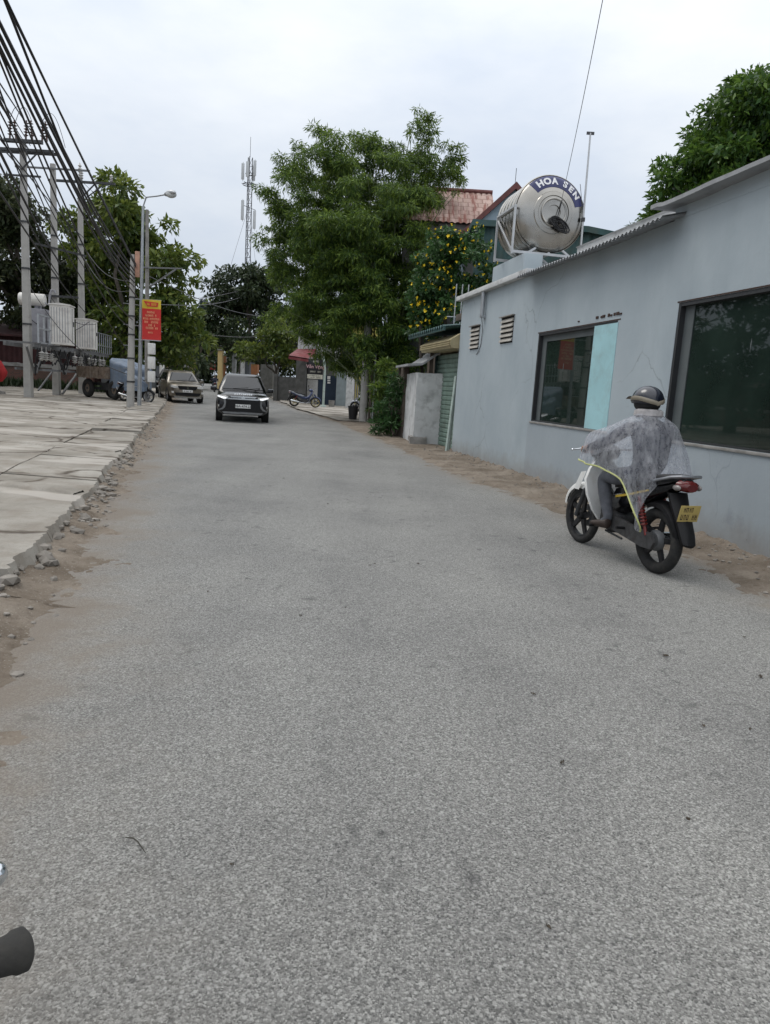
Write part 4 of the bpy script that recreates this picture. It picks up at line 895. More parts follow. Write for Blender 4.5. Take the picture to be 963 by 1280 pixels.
    mb = MB(); mb.loft([[(-.86-.02, .095*c, .79+.05*s_) for c, s_ in [(math.cos(2*math.pi*k/14), math.sin(2*math.pi*k/14)) for k in range(14)]], [(-.97, .085*math.cos(2*math.pi*k/14), .785+.045*math.sin(2*math.pi*k/14)) for k in range(14)], [(-1.0, .05*math.cos(2*math.pi*k/14), .78+.03*math.sin(2*math.pi*k/14)) for k in range(14)]]); mb.build('tail_light', 'redlens', t)
    for s in (-1, 1):
        mb = MB(); mb.ell((-.92, s*.10, .775), (.06, .020, .024), 12, 8); mb.build('indicator', 'dullclear', t)
    mb = MB(); fend(Bk, .335, 60, 168, .075); mb.loft([[(x-.035, -w_*.6, z), (x-.04, 0, z), (x-.035, w_*.6, z), (x, w_, z), (x+.06, w_*.8, z), (x+.06, -w_*.8, z), (x, -w_, z)] for x, z, w_ in ((-.80, .72, .09), (-.86, .62, .085), (-.95, .50, .075), (-1.02, .40, .07), (-1.06, .33, .06), (-1.055, .31, .03))]); mb.build('rear_fender', 'blackplastic', t, 40)
    pc_ = Vector((-.985, 0, .575)); T = frame_T(pc_+Vector((-.012, 0, 0)), (0, -1, 0), Vector((-.28, 0, 1)))
    mb = MB(); mb.box(None, (.19, .14, .006), M4=T, bev=.002); pl = mb.build('number_plate', plate, t)
    mb = MB(); T2 = T @ Matrix.Translation((0, 0, .0045)); rnd = random.Random(3)
    glyphs(mb, T2 @ Matrix.Translation((0, .034, 0)), .12, .04, rnd); glyphs(mb, T2 @ Matrix.Translation((0, -.03, 0)), .15, .048, rnd); mb.build('plate_text', 'rustbracket', pl, 0)
    # engine and running gear
    mb = MB(); mb.box((.02, 0, .34), (.30, .20, .17), bev=.05); mb.lathe([(0, .13), (.075, .13), (.10, .10), (.105, 0)], (-.04, 0, .34), (0, 1, 0), 20); mb.lathe([(0, .13), (.09, .13), (.105, .10), (.105, 0)], (-.02, 0, .33), (0, -1, 0), 20)
    for k in range(7): mb.box((.18+.026*k, 0, .375+.006*k), (.012, .15, .14), bev=.004)
    mb.build('engine', 'engine', t, 40)
    mb = MB(); mb.tube([(.28, -.02, .33), (.22, -.07, .24), (.05, -.12, .22), (-.2, -.14, .235), (-.3, -.15, .25)], .017, 8); mb.tube([(-.28, -.15, .245), (-.36, -.155, .26), (-.80, -.165, .345), (-.84, -.166, .35)], [.03, .048, .052, .035], 16); mb.build('exhaust', 'chrome', t)
    mb = MB(); mb.bar((-.10, .10, .36), (-.62, .085, .285), .03, .045); mb.bar((-.10, -.10, .36), (-.62, -.09, .285), .03, .045); mb.build('swingarm', 'darksteel', t)
    mb = MB(); mb.prism([(-.03, .42), (-.05, .29), (-.55, .22), (-.68, .225), (-.71, .29), (-.66, .355), (-.5, .37)], lambda p, a: (p[0], a, p[1]), .108, .135); mb.build('chain_case', 'engine', t, 30)
    for s in (-1, 1):
        mb = MB(); a, b = Vector((-.60, s*.13, .33)), Vector((-.44, s*.125, .64)); mb.tube([a, b], .014, 8)
        hel = [a.lerp(b, .25+.6*k/90)+Vector((math.cos(k*.5), math.sin(k*.5), 0))*.026 for k in range(91)]; mb.tube(hel, .0065, 6); mb.build('shock_absorber', 'redspring', t)
        mb = MB(); mb.tube([(.06, s*.10, .285), (.06, s*.26, .285)], .014, 8); mb.build('foot_peg', 'blackplastic', t); mb = MB(); mb.tube([(-.30, s*.11, .33), (-.30, s*.22, .335)], .012, 8); mb.build('passenger_peg', 'blackplastic', t)
    mb = MB(); mb.tube([(.0, .12, .25), (-.30, .15, .235)], .010, 6); mb.build('kick_stand', 'darksteel', t)
    for ch in [o for o in COL.objects if o.parent == t]:
        if ch.name.split('.')[0] in ('wheel', 'brake_drum', 'swingarm', 'shock_absorber', 'chain_case'): continue
        for o in [ch]+[q for q in COL.objects if q.parent == ch]:
            for v in o.data.vertices:
                if v.co.x < -.66: v.co.x = -.66+(v.co.x+.66)*.80
                if o.name.split('.')[0] in ('handlebar', 'grip', 'brake_lever', 'mirror'): v.co.x -= .10
    return t
# ================================================================ people
def skin_mesh(nodes, edges, root, sub=2):
    me = bpy.data.meshes.new('b'); ks = list(nodes); me.from_pydata([nodes[k][0] for k in ks], [(ks.index(a), ks.index(b)) for a, b in edges], [])
    o = bpy.data.objects.new('b', me); COL.objects.link(o)
    md = o.modifiers.new('s', 'SKIN'); md.use_smooth_shade = True; md.branch_smoothing = .6
    if not me.skin_vertices: me.attributes  # layer comes with the modifier
    for i, k in enumerate(ks):
        r = nodes[k][1]; me.skin_vertices[0].data[i].radius = r if isinstance(r, tuple) else (r, r); me.skin_vertices[0].data[i].use_root = (k == root)
    ms = o.modifiers.new('u', 'SUBSURF'); ms.levels = sub; ms.render_levels = sub
    dg = bpy.context.evaluated_depsgraph_get(); m2 = bpy.data.meshes.new_from_object(o.evaluated_get(dg))
    vs = [tuple(v.co) for v in m2.vertices]; fs = [tuple(p.vertices) for p in m2.polygons]
    bpy.data.objects.remove(o); bpy.data.meshes.remove(me); bpy.data.meshes.remove(m2); return vs, fs
def rider(label, loc, rz, poncho=True, top='jacket'):
    t = thing('person', label, 'person', loc, rz)
    n = {'pel': ((-.20, 0, .83), (.165, .13)), 'sp': ((-.21, 0, 1.00), (.145, .12)), 'ch': ((-.16, 0, 1.17), (.165, .125)), 'nb': ((-.115, 0, 1.285), (.06, .06)), 'nk': ((-.09, 0, 1.335), .055), 'hd': ((-.06, 0, 1.43), (.085, .095)), 'ht': ((-.06, 0, 1.50), (.07, .08))}
    e = [('pel', 'sp'), ('sp', 'ch'), ('ch', 'nb'), ('nb', 'nk'), ('nk', 'hd'), ('hd', 'ht')]
    for s, k in ((1, 'l'), (-1, 'r')):
        n.update({'sh'+k: ((-.135, s*.19, 1.225), .07), 'el'+k: ((.04, s*.30, 1.07), .052), 'fa'+k: ((.14, s*.31, 1.045), .05), 'wr'+k: ((.285, s*.315, .998), .033), 'pa'+k: ((.335, s*.315, .992), (.038, .028)), 'hi'+k: ((-.13, s*.11, .80), .10), 'kn'+k: ((.21, s*.175, .74), .072), 'ca'+k: ((.16, s*.175, .58), .062), 'an'+k: ((.075, s*.17, .38), .045), 'fo'+k: ((.14, s*.19, .325), (.042, .035)), 'to'+k: ((.22, s*.20, .31), (.042, .03))})
        e += [('ch', 'sh'+k), ('sh'+k, 'el'+k), ('el'+k, 'fa'+k), ('fa'+k, 'wr'+k), ('wr'+k, 'pa'+k), ('pel', 'hi'+k), ('hi'+k, 'kn'+k), ('kn'+k, 'ca'+k), ('ca'+k, 'an'+k), ('an'+k, 'fo'+k), ('fo'+k, 'to'+k)]
    vs, fs = skin_mesh(n, e, 'pel')
    mb = MB(); mb.add(vs, fs)
    for s in (-1, 1):                                            # four fingers round the grip, thumb below
        for k in range(4):
            y = s*(.285+.021*k); L = (.95, 1.05, 1.0, .85)[k]; g = Vector((.322, y, .975))
            pts = [(.340, y, 1.000)]+[tuple(g+Vector((math.cos(a), 0, math.sin(a)))*.027) for a in (R(60), R(15), R(-40), R(-95*L))]
            mb.tube(pts, [.0105, .0105, .0098, .009, .006], 8)
        mb.tube([(.305, s*.285, .99), (.294, s*.272, .975), (.304, s*.268, .953), (.326, s*.268, .950)], [.013, .012, .0105, .007], 8)
    mm = []
    for f in mb.f:
        c = sum((Vector(mb.v[i]) for i in f), Vector())/len(f)
        mm.append(0 if (c.z > 1.31 or c.x > .275 and c.z > .9) else (2 if c.z < .345 else (1 if (c.z < .80 or (c.z < .88 and abs(c.y) < .3 and c.x > -.1 and c.z < .86)) else 3)))
    mb.m = mm; mb.build('body', ['skin', 'jeans', 'shoe', top], t, 180)
    for s in (-1, 1):
        mb = MB(); mb.loft([[(x, s*.19+w*math.cos(q), z+h*math.sin(q)) for q in [2*math.pi*k/12 for k in range(12)]] for x, z, w, h in ((.04, .33, .03, .03), (.05, .335, .042, .045), (.12, .325, .046, .042), (.20, .312, .052, .034), (.27, .305, .046, .024), (.30, .302, .025, .012))])
        mb.build('shoe', 'shoe', t, 60)
    hc = Vector((-.055, 0, 1.455)); mb = MB(); mb.ell(hc, (.150, .128, .125), 28, 14, -.25, 1); mb.ell(hc, (.140, .118, .115), 28, 14, -.25, 1)
    hl = mb.build('helmet', 'helmetnavy', t, 60)
    mb = MB(); mb.lathe([(.001, -.038), (.006, -.030), (.008, .0), (.004, .018), (-.004, .018), (-.006, -.038)], (0, 0, 0), (0, 0, 1), 36, True)
    out = []
    for x, y, z in mb.v:
        a = math.atan2(y, x); d = math.hypot(x, y); k_ = .02*math.cos(2*a)
        out.append((hc.x+math.cos(a)*(.147+(d if d < .02 else .008)), math.sin(a)*(.126+(d if d < .02 else .008)), hc.z+.004+z+k_))
    mb = MB(); n_ = 40; rg = []
    for k in range(n_):
        a = 2*math.pi*k/n_; up_ = .018*abs(math.sin(a))**.5 - .012*math.cos(a*2); rg.append([(hc.x+math.cos(a)*r_*1.0, math.sin(a)*r_*.855, hc.z+z_+up_) for r_, z_ in ((.149, -.034), (.156, -.030), (.156, -.006), (.150, .004))])
    rg.append(rg[0]); mb.loft(rg, caps=False); mb.build('helmet_band', 'helmetbeige', hl, 60)
    mb = MB(); mb.ell(hc+Vector((.0, 0, -.035)), (.118, .108, .075), 20, 10, -1, .2); mb.build('helmet_lining', 'dash', hl)
    mb = MB(); mb.loft([[(hc.x+.13+x, y*(1-x*1.5), hc.z+.02-x*.35+dz) for y in (-.10, -.05, 0, .05, .10)] for x, dz in ((0, 0), (.05, .0), (.05, .008), (0, .008))], closed=False, caps=False); mb.build('helmet_peak', 'helmetbeige', hl)
    # face, seen only from the front
    mb = MB(); mb.loft([[(.028+dx, w*math.cos(q), z+.012*math.sin(q)) for q in [2*math.pi*k/8 for k in range(8)]] for dx, w, z in ((-.01, .012, 1.44), (.012, .014, 1.415), (.0, .01, 1.405))]); mb.build('nose', 'skin', t)
    if not poncho: return t
    C = {0: ((.0, 0, 1.33), (.08, 0, 1.22), (.22, 0, 1.12), (.30, 0, .98)), 30: ((-.02, .06, 1.33), (.08, .17, 1.22), (.26, .26, 1.12), (.33, .30, .93)), 48: ((-.04, .08, 1.33), (.04, .25, 1.22), (.25, .36, 1.12), (.28, .40, .90)), 68: ((-.07, .09, 1.34), (-.03, .28, 1.24), (.16, .39, 1.11), (.18, .41, .87)),
         90: ((-.10, .10, 1.345), (-.10, .29, 1.235), (.0, .38, 1.06), (-.02, .36, .84)), 106: ((-.12, .10, 1.35), (-.17, .27, 1.22), (-.17, .35, 1.02), (-.27, .335, .77)), 117: ((-.14, .09, 1.35), (-.21, .245, 1.21), (-.25, .325, .97), (-.46, .32, .58)), 126: ((-.15, .08, 1.35), (-.24, .22, 1.20), (-.29, .29, .93), (-.55, .29, .43)), 134: ((-.15, .08, 1.35), (-.255, .20, 1.20), (-.32, .25, .92), (-.50, .25, .37)),
         143: ((-.16, .07, 1.35), (-.27, .18, 1.20), (-.33, .21, .93), (-.38, .22, .40)), 153: ((-.165, .06, 1.35), (-.29, .16, 1.19), (-.35, .17, .98), (-.44, .17, .66)),
         180: ((-.18, 0, 1.355), (-.315, 0, 1.19), (-.36, 0, 1.0), (-.46, 0, .83)), 215: ((-.165, -.06, 1.35), (-.27, -.18, 1.20), (-.34, -.23, .99), (-.43, -.26, .79)), 240: ((-.14, -.09, 1.35), (-.20, -.24, 1.21), (-.25, -.32, .98), (-.31, -.36, .75)), 270: ((-.10, -.10, 1.345), (-.12, -.285, 1.22), (.0, -.38, 1.02), (.02, -.40, .76)),
         300: ((-.05, -.09, 1.34), (.02, -.27, 1.21), (.2, -.38, 1.09), (.25, -.40, .82)), 330: ((-.02, -.06, 1.33), (.08, -.17, 1.22), (.26, -.27, 1.12), (.33, -.32, .93))}
    ks = sorted(C); K = [[Vector(p) for p in C[k]] for k in ks]; nk = len(ks)
    def cat(p0, p1, p2, p3, u): return .5*((2*p1)+(p2-p0)*u+(2*p0-5*p1+4*p2-p3)*u*u+(3*p1-p0-3*p2+p3)*u**3)
    def ctrl(a):
        a %= 360; i = max(k for k in range(nk) if ks[k] <= a); a1 = ks[i+1] if i+1 < nk else 360; u = (a-ks[i])/(a1-ks[i])
        return [cat(K[i-1][j], K[i][j], K[(i+1) % nk][j], K[(i+2) % nk][j], u) for j in range(4)]
    def surf(u, v):
        a = 360*u; c = ctrl(a); x = v*3; i = min(2, int(x)); f_ = x-i
        g = [c[0]*2-c[1]]+c+[c[3]*2-c[2]]; p = cat(g[i], g[i+1], g[i+2], g[i+3], f_)
        d = Vector((p.x+.12, p.y, 0)); d = d.normalized() if d.length > 1e-4 else d
        f2 = v**1.3; wv = math.sin(R(a)*9+1.5*v)*.020+math.sin(R(a)*17+4*v)*.010+.03*mnoise.noise(Vector((p.x*5, p.y*5, p.z*5)))
        return p+d*wv*f2+Vector((0, 0, .015*mnoise.noise(p*7)*f2))
    mb = MB(); nu_, nv_ = 150, 44
    vs = [surf(i/nu_, j/nv_) for i in range(nu_) for j in range(nv_+1)]
    fs = [(i*(nv_+1)+j, ((i+1) % nu_)*(nv_+1)+j, ((i+1) % nu_)*(nv_+1)+j+1, i*(nv_+1)+j+1) for i in range(nu_) for j in range(nv_)]
    mb.add(vs, fs); po = mb.build('poncho', 'poncho', t, 180)
    mb = MB(); mb.tube([surf(i/120, 1.0) for i in range(17, 45)], .0075, 6, True); mb.build('hem_tape', 'trim', po)
    mb = MB(); mb.lathe([(.10, -.03), (.125, -.01), (.12, .03), (.095, .045), (.085, .02)], (-.09, 0, 1.335), (0, 0, 1), 28, True); mb.build('hood_roll', 'poncho_hood', po)
    return t
MT['poncho_hood'] = M('poncho_hood', (.42, .40, .40), .5, 0, .3, 16, .5, 30)
rw, fw = gp(818, 716), gp(725, 678); mid = (rw+fw)/2; ang = math.atan2(fw.y-rw.y, fw.x-rw.x)
motorbike('motorbike', 'black and white motorbike with a yellow plate ridden past the painted building', (mid.x, mid.y, 0), ang, mirrors=False)
sh_ = Vector((math.cos(ang), math.sin(ang), 0))*-.17
rider('rider in a clear rain poncho and navy helmet passing the painted building', (mid.x+sh_.x, mid.y+sh_.y, 0), ang)
# parked at the forecourt
c = at(381, 508, 41.0); motorbike('motorbike', 'dark blue and silver motorbike with gold wheels parked in front of the sign', (c.x, c.y, gz(c.y)+.075), R(8), 'bluegreypaint', 'goldalloy', 'bluegreypaint', 'silverpaint', 'silverpaint', 'platewhite', lean=R(-3))
# the photographer's own bike: its right grip shows at the bottom left
dr = ray(-16, 1207); tg = CAM+dr*((.972-CH)/dr.z); LG = Vector((.155, -.330, .972)); rz_g = R(165)
rotg = Matrix.Rotation(rz_g, 3, 'Z'); off = rotg @ LG
motorbike('motorbike', 'motorbike of which only the black ribbed grip and silver lever tip show', (tg.x-off.x, tg.y-off.y, tg.z-LG.z), rz_g, 'blackplastic', 'blackalloy', 'blackplastic', 'blackplastic', 'silverpaint', 'platewhite', mirrors=False)
# far riders
c = at(268, 490, 66); motorbike('motorbike', 'small dark scooter ridden away far down the road', (c.x, c.y, gz(c.y)), R(107), 'blackplastic', 'blackalloy', 'blackplastic', 'blackplastic', 'blackplastic', 'platewhite')
rider('person in dark clothes riding far down the road', (c.x+.05, c.y-.16, gz(c.y)), R(107), False)
c = at(252, 489, 72); motorbike('motorbike', 'grey scooter behind the gold SUV far down the road', (c.x, c.y, gz(c.y)), R(-70), 'silverpaint', 'alloy', 'silverpaint', 'silverpaint', 'silverpaint', 'platewhite')
# ================================================================ left side: poles, transformer, banner
def vpole(px, pyb, pyt, Y):
    b = at(px, pyb, Y); t = at(px, pyt, Y); return Vector((b.x, b.y, b.z)), t.z-b.z
def insul(mb, p, h=.32, r=.065):
    p = Vector(p); prof = [(.02, 0)]
    for k in range(4): prof += [(r*.5, h*(.12+.2*k)), (r, h*(.17+.2*k)), (r*.5, h*(.25+.2*k))]
    prof += [(.03, h*.95), (0, h)]; mb.lathe(prof, p, (0, 0, 1), 12)
PB = []
for i, (px, pyb, pyt, Y, lab) in enumerate(((36, 495, 178, 31.5, 'thickest concrete utility pole with dark insulators on its double crossarm'), (71, 491, 205, 35.5, 'middle concrete utility pole of the transformer platform'), (103, 489, 222, 39.5, 'concrete utility pole behind the smaller cabinet, with a braced single crossarm'))):
    b, h = vpole(px, pyb, pyt, Y); b.z = gz(b.y)+.1; h = at(px, pyt, Y).z-b.z; PB.append((b, h))
    t = thing('utility_pole', lab, 'utility pole', b)
    mb = MB(); mb.loft([[(s_*w_*c, q*w_*.85, z) for s_, c, q in ((1, 1, -1), (1, 1, 1), (-1, 1, 1), (-1, 1, -1))] for z, w_ in ((-.2, .165), (0, .16), (h*.5, .13), (h, .10))]); mb.build('shaft', 'polecon', t, 0)
    for z in (.3*h, .52*h, .7*h): mb = MB(); mb.lathe([(.205-.06*z/h, -.04), (.205-.06*z/h, .04)], (0, 0, z), (0, 0, 1), 12); mb.build('band', 'darksteel', t)
    if i == 0:
        z = h-.35; mb = MB(); mb.bar((-1.5, -.17, z), (1.35, -.17, z), .09, .11); mb.bar((-1.5, .17, z), (1.35, .17, z), .09, .11); mb.bar((-.75, -.15, z), (0, -.15, z-.75), .05); mb.bar((.75, -.15, z), (0, -.15, z-.75), .05); mb.bar((-.6, -.3, h-.05), (.95, -.3, h-.05), .2, .12); mb.bar((-.7, -.17, z-1.0), (.8, -.17, z-1.0), .07); mb.build('crossarm', 'darksteel', t)
        for k, x in enumerate((-.38, -.12, .28, .55, .95, 1.15)):
            mb = MB(); hh = .75; p = Vector((x, -.3, h)); mb.tube([p, p+Vector((.05*(-1)**k, -.02, hh))], [.04, .03], 8)
            for q in range(5): mb.lathe([(.04, -.03), (.10, 0), (.04, .03)], p+Vector((.05*(-1)**k, -.02, hh))*(.25+.15*q), (0, 0, 1), 10)
            mb.build('insulator', 'porcelain', t)
        mb = MB()
        for x0, x1 in ((-.38, .28), (-.12, .55), (.95, 1.9)): mb.tube([(x0+(x1-x0)*k/14, -.3, h+.7+.55*math.sin(math.pi*k/14)-(.9*(k/14)**2 if x1 > 1.5 else 0)) for k in range(15)], .012, 4)
        mb.build('jumper_wire', 'cable', t)
    elif i == 1:
        mb = MB(); mb.bar((-1.7, -.16, h-.25), (1.8, -.16, h-.25), .06, .08); mb.build('crossarm', 'steel', t)
        mb = MB(); mb.bar((-1.0, -.2, h*.44), (1.2, -.2, h*.44), .1); mb.build('cable_bracket', 'darksteel', t); mb = MB(); mb.bar((-.8, -.2, h*.66), (1.6, -.2, h*.62), .09); mb.build('cable_bracket', 'darksteel', t)
    else:
        z = h-.25; mb = MB(); mb.bar((-1.6, -.15, z), (1.9, -.15, z), .1, .12); mb.bar((.9, -.15, z), (0, -.15, z-.9), .06); mb.bar((1.4, -.15, z), (.4, -.15, z-.75), .05); mb.build('crossarm', 'darksteel', t)
        for x, z0, hh in ((.0, h, .75), (.15, h-.15, .6), (-1.3, z+.06, .4), (1.7, z+.06, .4)):
            mb = MB(); insul(mb, (x, 0 if x == 0 else -.15, z0), hh, .1); mb.build('insulator', 'paleporc', t)
# ---- platform between the poles
b0, b2 = PB[0][0], PB[2][0]; zp = at(70, 425, 35.0).z-.0
dirp = (b2-b0); dirp.z = 0; Lp = dirp.length; ang = math.atan2(dirp.y, dirp.x)
PF = thing('transformer_platform', 'steel platform with railings between the three concrete utility poles', 'platform', (b0.x, b0.y, 0), ang)
mb = MB(); z0 = at(36, 432, b0.y).z
for y in (-.75, .35): mb.bar((-1.6, y, z0), (Lp+2.5, y, z0), .10, .16)
for k in range(14): mb.bar((-1.4+k*(Lp+3.6)/13, -1.0, z0+.10), (-1.4+k*(Lp+3.6)/13, .6, z0+.10), .08, .05)
for y in (-.8, .3): mb.bar((-.6, y, z0-1.0), (Lp+1.2, y, z0-1.0), .08, .10)
mb.build('beam', 'steel', PF)
mb = MB()
for x in (0, Lp/2, Lp):
    for s in (-1, 1): mb.bar((x+s*.15, -.3, z0-1.15), (x+s*1.0, -.3, z0-.05), .07)
mb.bar((.3, -.3, z0-1.9), (2.2, -.3, z0-1.05), .06); mb.bar((Lp*.45, -.3, z0-2.1), (Lp*.8, -.3, z0-.9), .08); mb.build('brace', 'steel', PF)
mb = MB(); x = Lp*.62
while x < Lp+2.5: mb.bar((x, -.95, z0+.1), (x, -.95, z0+1.15), .035); x += .42
for z in (.5, 1.15): mb.bar((Lp*.62, -.95, z0+z), (Lp+2.5, -.95, z0+z), .045)
for x in (-1.5, -.8, -.1): mb.bar((x, -.95, z0+.1), (x, -.95, z0+1.25), .06)
for z in (.12, .7, 1.25): mb.bar((-1.5, -.95, z0+z), (.0, -.95, z0+z), .06)
mb.build('railing', 'galv', PF)
for k in range(9):
    mb = MB(); xx = (-.9, -.3, .4, 4.2, 5.3, 7.0, 8.0, 9.2, 10.0)[k]*(Lp+2)/11; insul(mb, (xx, -.85, z0-.62), .42, .14); mb.bar((xx, -.85, z0-.2), (xx, -.85, z0-.02), .03); mb.build('insulator', 'paleporc', PF)
rnd = random.Random(17)
for k in range(16):
    x = -.6+(Lp+2.2)*k/15+rnd.uniform(-.2, .2); pts = []
    for i in range(13): a = i/12; pts.append((x+rnd.uniform(-.08, .08)+.5*a*rnd.uniform(.5, 1), -.7+.3*math.sin(3*a+k), z0-.05-(.4+.5*rnd.random())*math.sin(math.pi*a)-.6*a*(k % 3 == 0)))
    mb = MB(); mb.tube(pts, .028, 5); mb.build('drop_cable', 'cable', PF)
for k in range(7):
    x = .2+Lp*k/6; mb = MB(); mb.lohi((x-.14, -.72, z0-.42), (x+.16, -.5, z0-.09), .03); mb.build('fuse_box', 'darksteel', PF)
def onplat(px, Y): p = at(px, 420, Y); return Vector((p.x, p.y, z0+.13))
p = onplat(48, 33.0)
TF = thing('transformer', 'grey oil-filled transformer with a pale drum on the steel platform', 'transformer', p, R(10))
mb = MB(); mb.lohi((-.5, -.45, 0), (.45, .45, 1.55), .04); mb.build('tank', 'transformer', TF)
mb = MB()
for k in range(6): mb.lohi((.47, -.4+.14*k, .15), (.80, -.36+.14*k, 1.40))
mb.build('cooling_fin', 'transformer', TF)
mb = MB(); mb.lathe([(0, 0), (.25, .02), (.27, .06), (.27, 1.05), (.25, 1.09), (0, 1.11)], (-.75, -.1, 1.95), (1, 0, 0), 24); mb.build('conservator_drum', 'cabinet', TF)
mb = MB(); mb.tube([(.25, -.1, 1.9), (.5, -.1, 1.75), (.55, -.1, 2.2), (.62, -.1, 2.42), (.75, -.1, 2.4), (.78, -.1, 2.3)], .05, 8); mb.bar((-.3, -.1, 1.5), (-.3, -.1, 1.75), .08); mb.bar((.1, -.1, 1.5), (.1, -.1, 1.75), .08); mb.lohi((-.1, -.14, 1.55), (.15, .1, 1.85)); mb.build('pipework', 'transformer', TF)
for px, Y, hw, hh, lab in ((78, 32.6, .42, 1.72, 'large pale ribbed switch cabinet in the middle of the steel platform'), (108.5, 36.5, .42, 1.42, 'smaller pale switch cabinet at the far end of the steel platform')):
    p = onplat(px, Y); cb = thing('switch_cabinet', lab, 'cabinet', p, R(12)); d = .9
    mb = MB(); mb.lohi((-hw, -d/2, .02), (hw, d/2, hh), .015)
    mb.prism([(-hw-.04, hh), (hw+.04, hh), (hw+.04, hh+.04), (0, hh+.09), (-hw-.04, hh+.04)], lambda q, a: (q[0], a, q[1]), -d/2-.04, d/2+.04); mb.build('body', 'cabinet', cb, 0)
    mb = MB()
    for k in range(7): mb.lohi((-hw+.08+(2*hw-.16)*k/6-.012, -d/2-.014, .12), (-hw+.08+(2*hw-.16)*k/6+.012, -d/2+.002, hh-.1))
    mb.build('rib', 'transformer', cb, 0)
    mb = MB(); mb.lohi((hw-.002, -.02, .1), (hw+.012, .01, hh-.1)); mb.lohi((hw-.002, .15, hh*.5), (hw+.04, .19, hh*.62)); mb.build('door_handle', 'darksteel', cb)
# ---- street lamp, slim poles, banner
YA = 28.3
def slim(px, pyb, pyt, Y, r0, r1, name, lab, cat, mat, lean=0):
    b = at(px, pyb, Y); b.z = gz(b.y)+.12; h = at(px, pyt, Y).z-b.z; tp = at(px+lean, pyt, Y)-b
    t = thing(name, lab, cat, b); mb = MB(); mb.tube([(0, 0, -.2), tp*.5, tp], [r0, (r0+r1)/2, r1], 10); mb.build('shaft', mat, t); return t, tp
t, tp = slim(163, 508, 318, YA, .155, .085, 'concrete_post', 'slim banded concrete post beside the street lamp holding the cable bundle', 'pole', 'polecon', 3)
for k, z in enumerate((1.0, 1.9, 2.8, 3.5, 4.2)): mb = MB(); mb.lathe([(.17-.012*k, -.03), (.17-.012*k, .03)], Vector(tp)*(z/tp.z), (0, 0, 1), 10); mb.build('band', 'darksteel', t)
mb = MB(); mb.box(tp+Vector((.18, 0, -.35)), (.16, .1, .95), bev=.02); mb.build('orange_tag', M('orangetag', (.50, .28, .20), .7), t)
LA, tpl = slim(174, 509, 258, YA+.9, .085, .05, 'street_lamp', 'tall grey street lamp standing beside the red banner', 'street lamp', 'galv', 5)
mb = MB(); hd = at(207, 243, YA-.3)-Vector(LA.location); mb.tube([tpl, tpl+Vector((.12, 0, .35)), tpl+(hd-tpl)*.6+Vector((0, 0, .12)), hd], .028, 8); mb.build('arm', 'galv', LA)
mb = MB(); ax = (hd-tpl); ax.z = 0; ax.normalize(); Tm = frame_T(hd, ax, (0, 0, 1))
for a, w_, h_ in ((0, 0, 0),): pass
mb.loft([[Tm @ Vector((x, -hh*.0+(hh*math.sin(q)*.6+zc_), ww*math.cos(q))) for q in [2*math.pi*k/14 for k in range(14)]] for x, ww, hh, zc_ in ((-.05, .05, .06, 0), (.05, .09, .12, 0), (.25, .12, .16, .01), (.45, .13, .16, .01), (.60, .10, .11, .0), (.66, .03, .04, -.01))]); lh = mb.build('lamp_head', 'lampgrey', LA)
mb = MB(); mb.ell(hd+ax*.42+Vector((0, 0, -.05)), (.2, .13, .13), 16, 10, -1, .3); mb.build('lamp_glass', 'lampglass', lh)
for z in (.8, 1.5, 2.4, 3.2, 4.0): mb = MB(); mb.bar(Vector((-.45, -.5, z)), Vector(tpl)*(z/tpl.z), .025); mb.build('clamp_strap', 'galv', LA)
# meter pole behind
t, tp2 = slim(184, 502, 262, YA+5, .12, .07, 'meter_pole', 'concrete pole with white meter boxes behind the street lamp', 'pole', 'oldcon', 0)
mb = MB(); mb.bar((-.2, -.1, 6.0), (1.6, -.1, 6.05), .06); mb.bar((.15, -.1, 5.2), (1.3, -.1, 6.0), .07); mb.build('crossarm', 'steel', t)
for z, s in ((1.55, .55), (.95, .5), (2.2, .5)):
    mb = MB(); mb.lohi((.10, -.28, z), (.40, -.05, z+s), .03); mb.build('meter_box', 'whitepaint', t)
# banner
c0, c1 = at(178, 374, YA+.7), at(201, 426, YA+.7); wB, hB = (c1.x-c0.x), c0.z-c1.z
BN = thing('banner', 'red vertical street banner with a yellow top hung on the street lamp', 'banner', ((c0.x+c1.x)/2, c0.y, c1.z), R(4))
mb = MB(); mb.grid(lambda u, v: ((u-.5)*wB, .03*math.sin(3*v+2*u), hB*.78*v), 8, 14); mb.build('red_cloth', 'bannerred', BN)
mb = MB(); mb.grid(lambda u, v: ((u-.5)*wB, .03*math.sin(3*(.78+.22*v)+2*u)-.001, hB*(.78+.22*v)+(-.05*math.sin(math.pi*u) if v == 0 else 0)), 8, 4); mb.build('yellow_cloth', 'banneryellow', BN)
mb = MB(); rnd = random.Random(12); T = lambda z: frame_T((0, -.045, hB*z), (1, 0, 0), (0, 0, 1))
for z, w_ in ((.69, .45), (.61, .62), (.53, .86), (.45, .72), (.37, .48), (.30, .70)): glyphs(mb, T(z), wB*w_, .085, rnd)
glyphs(mb, T(.19), wB*.32, .07, rnd); mb.build('lettering', 'bannertext', BN, 0)
mb = MB(); T = frame_T((0, -.05, hB*.89), (1, 0, 0), (0, 0, 1))
mb.add([T @ Vector(q) for q in ((-.30, .11, 0), (.27, .07, 0), (.25, -.09, 0), (-.16, -.09, 0))], [(0, 1, 2, 3)]); em = mb.build('emblem', 'bannerred', BN, 0)
mb = MB(); glyphs(mb, T @ Matrix.Translation((.03, 0, .004)), .40, .10, random.Random(4)); mb.build('emblem_lettering', 'banneryellow', em, 0)
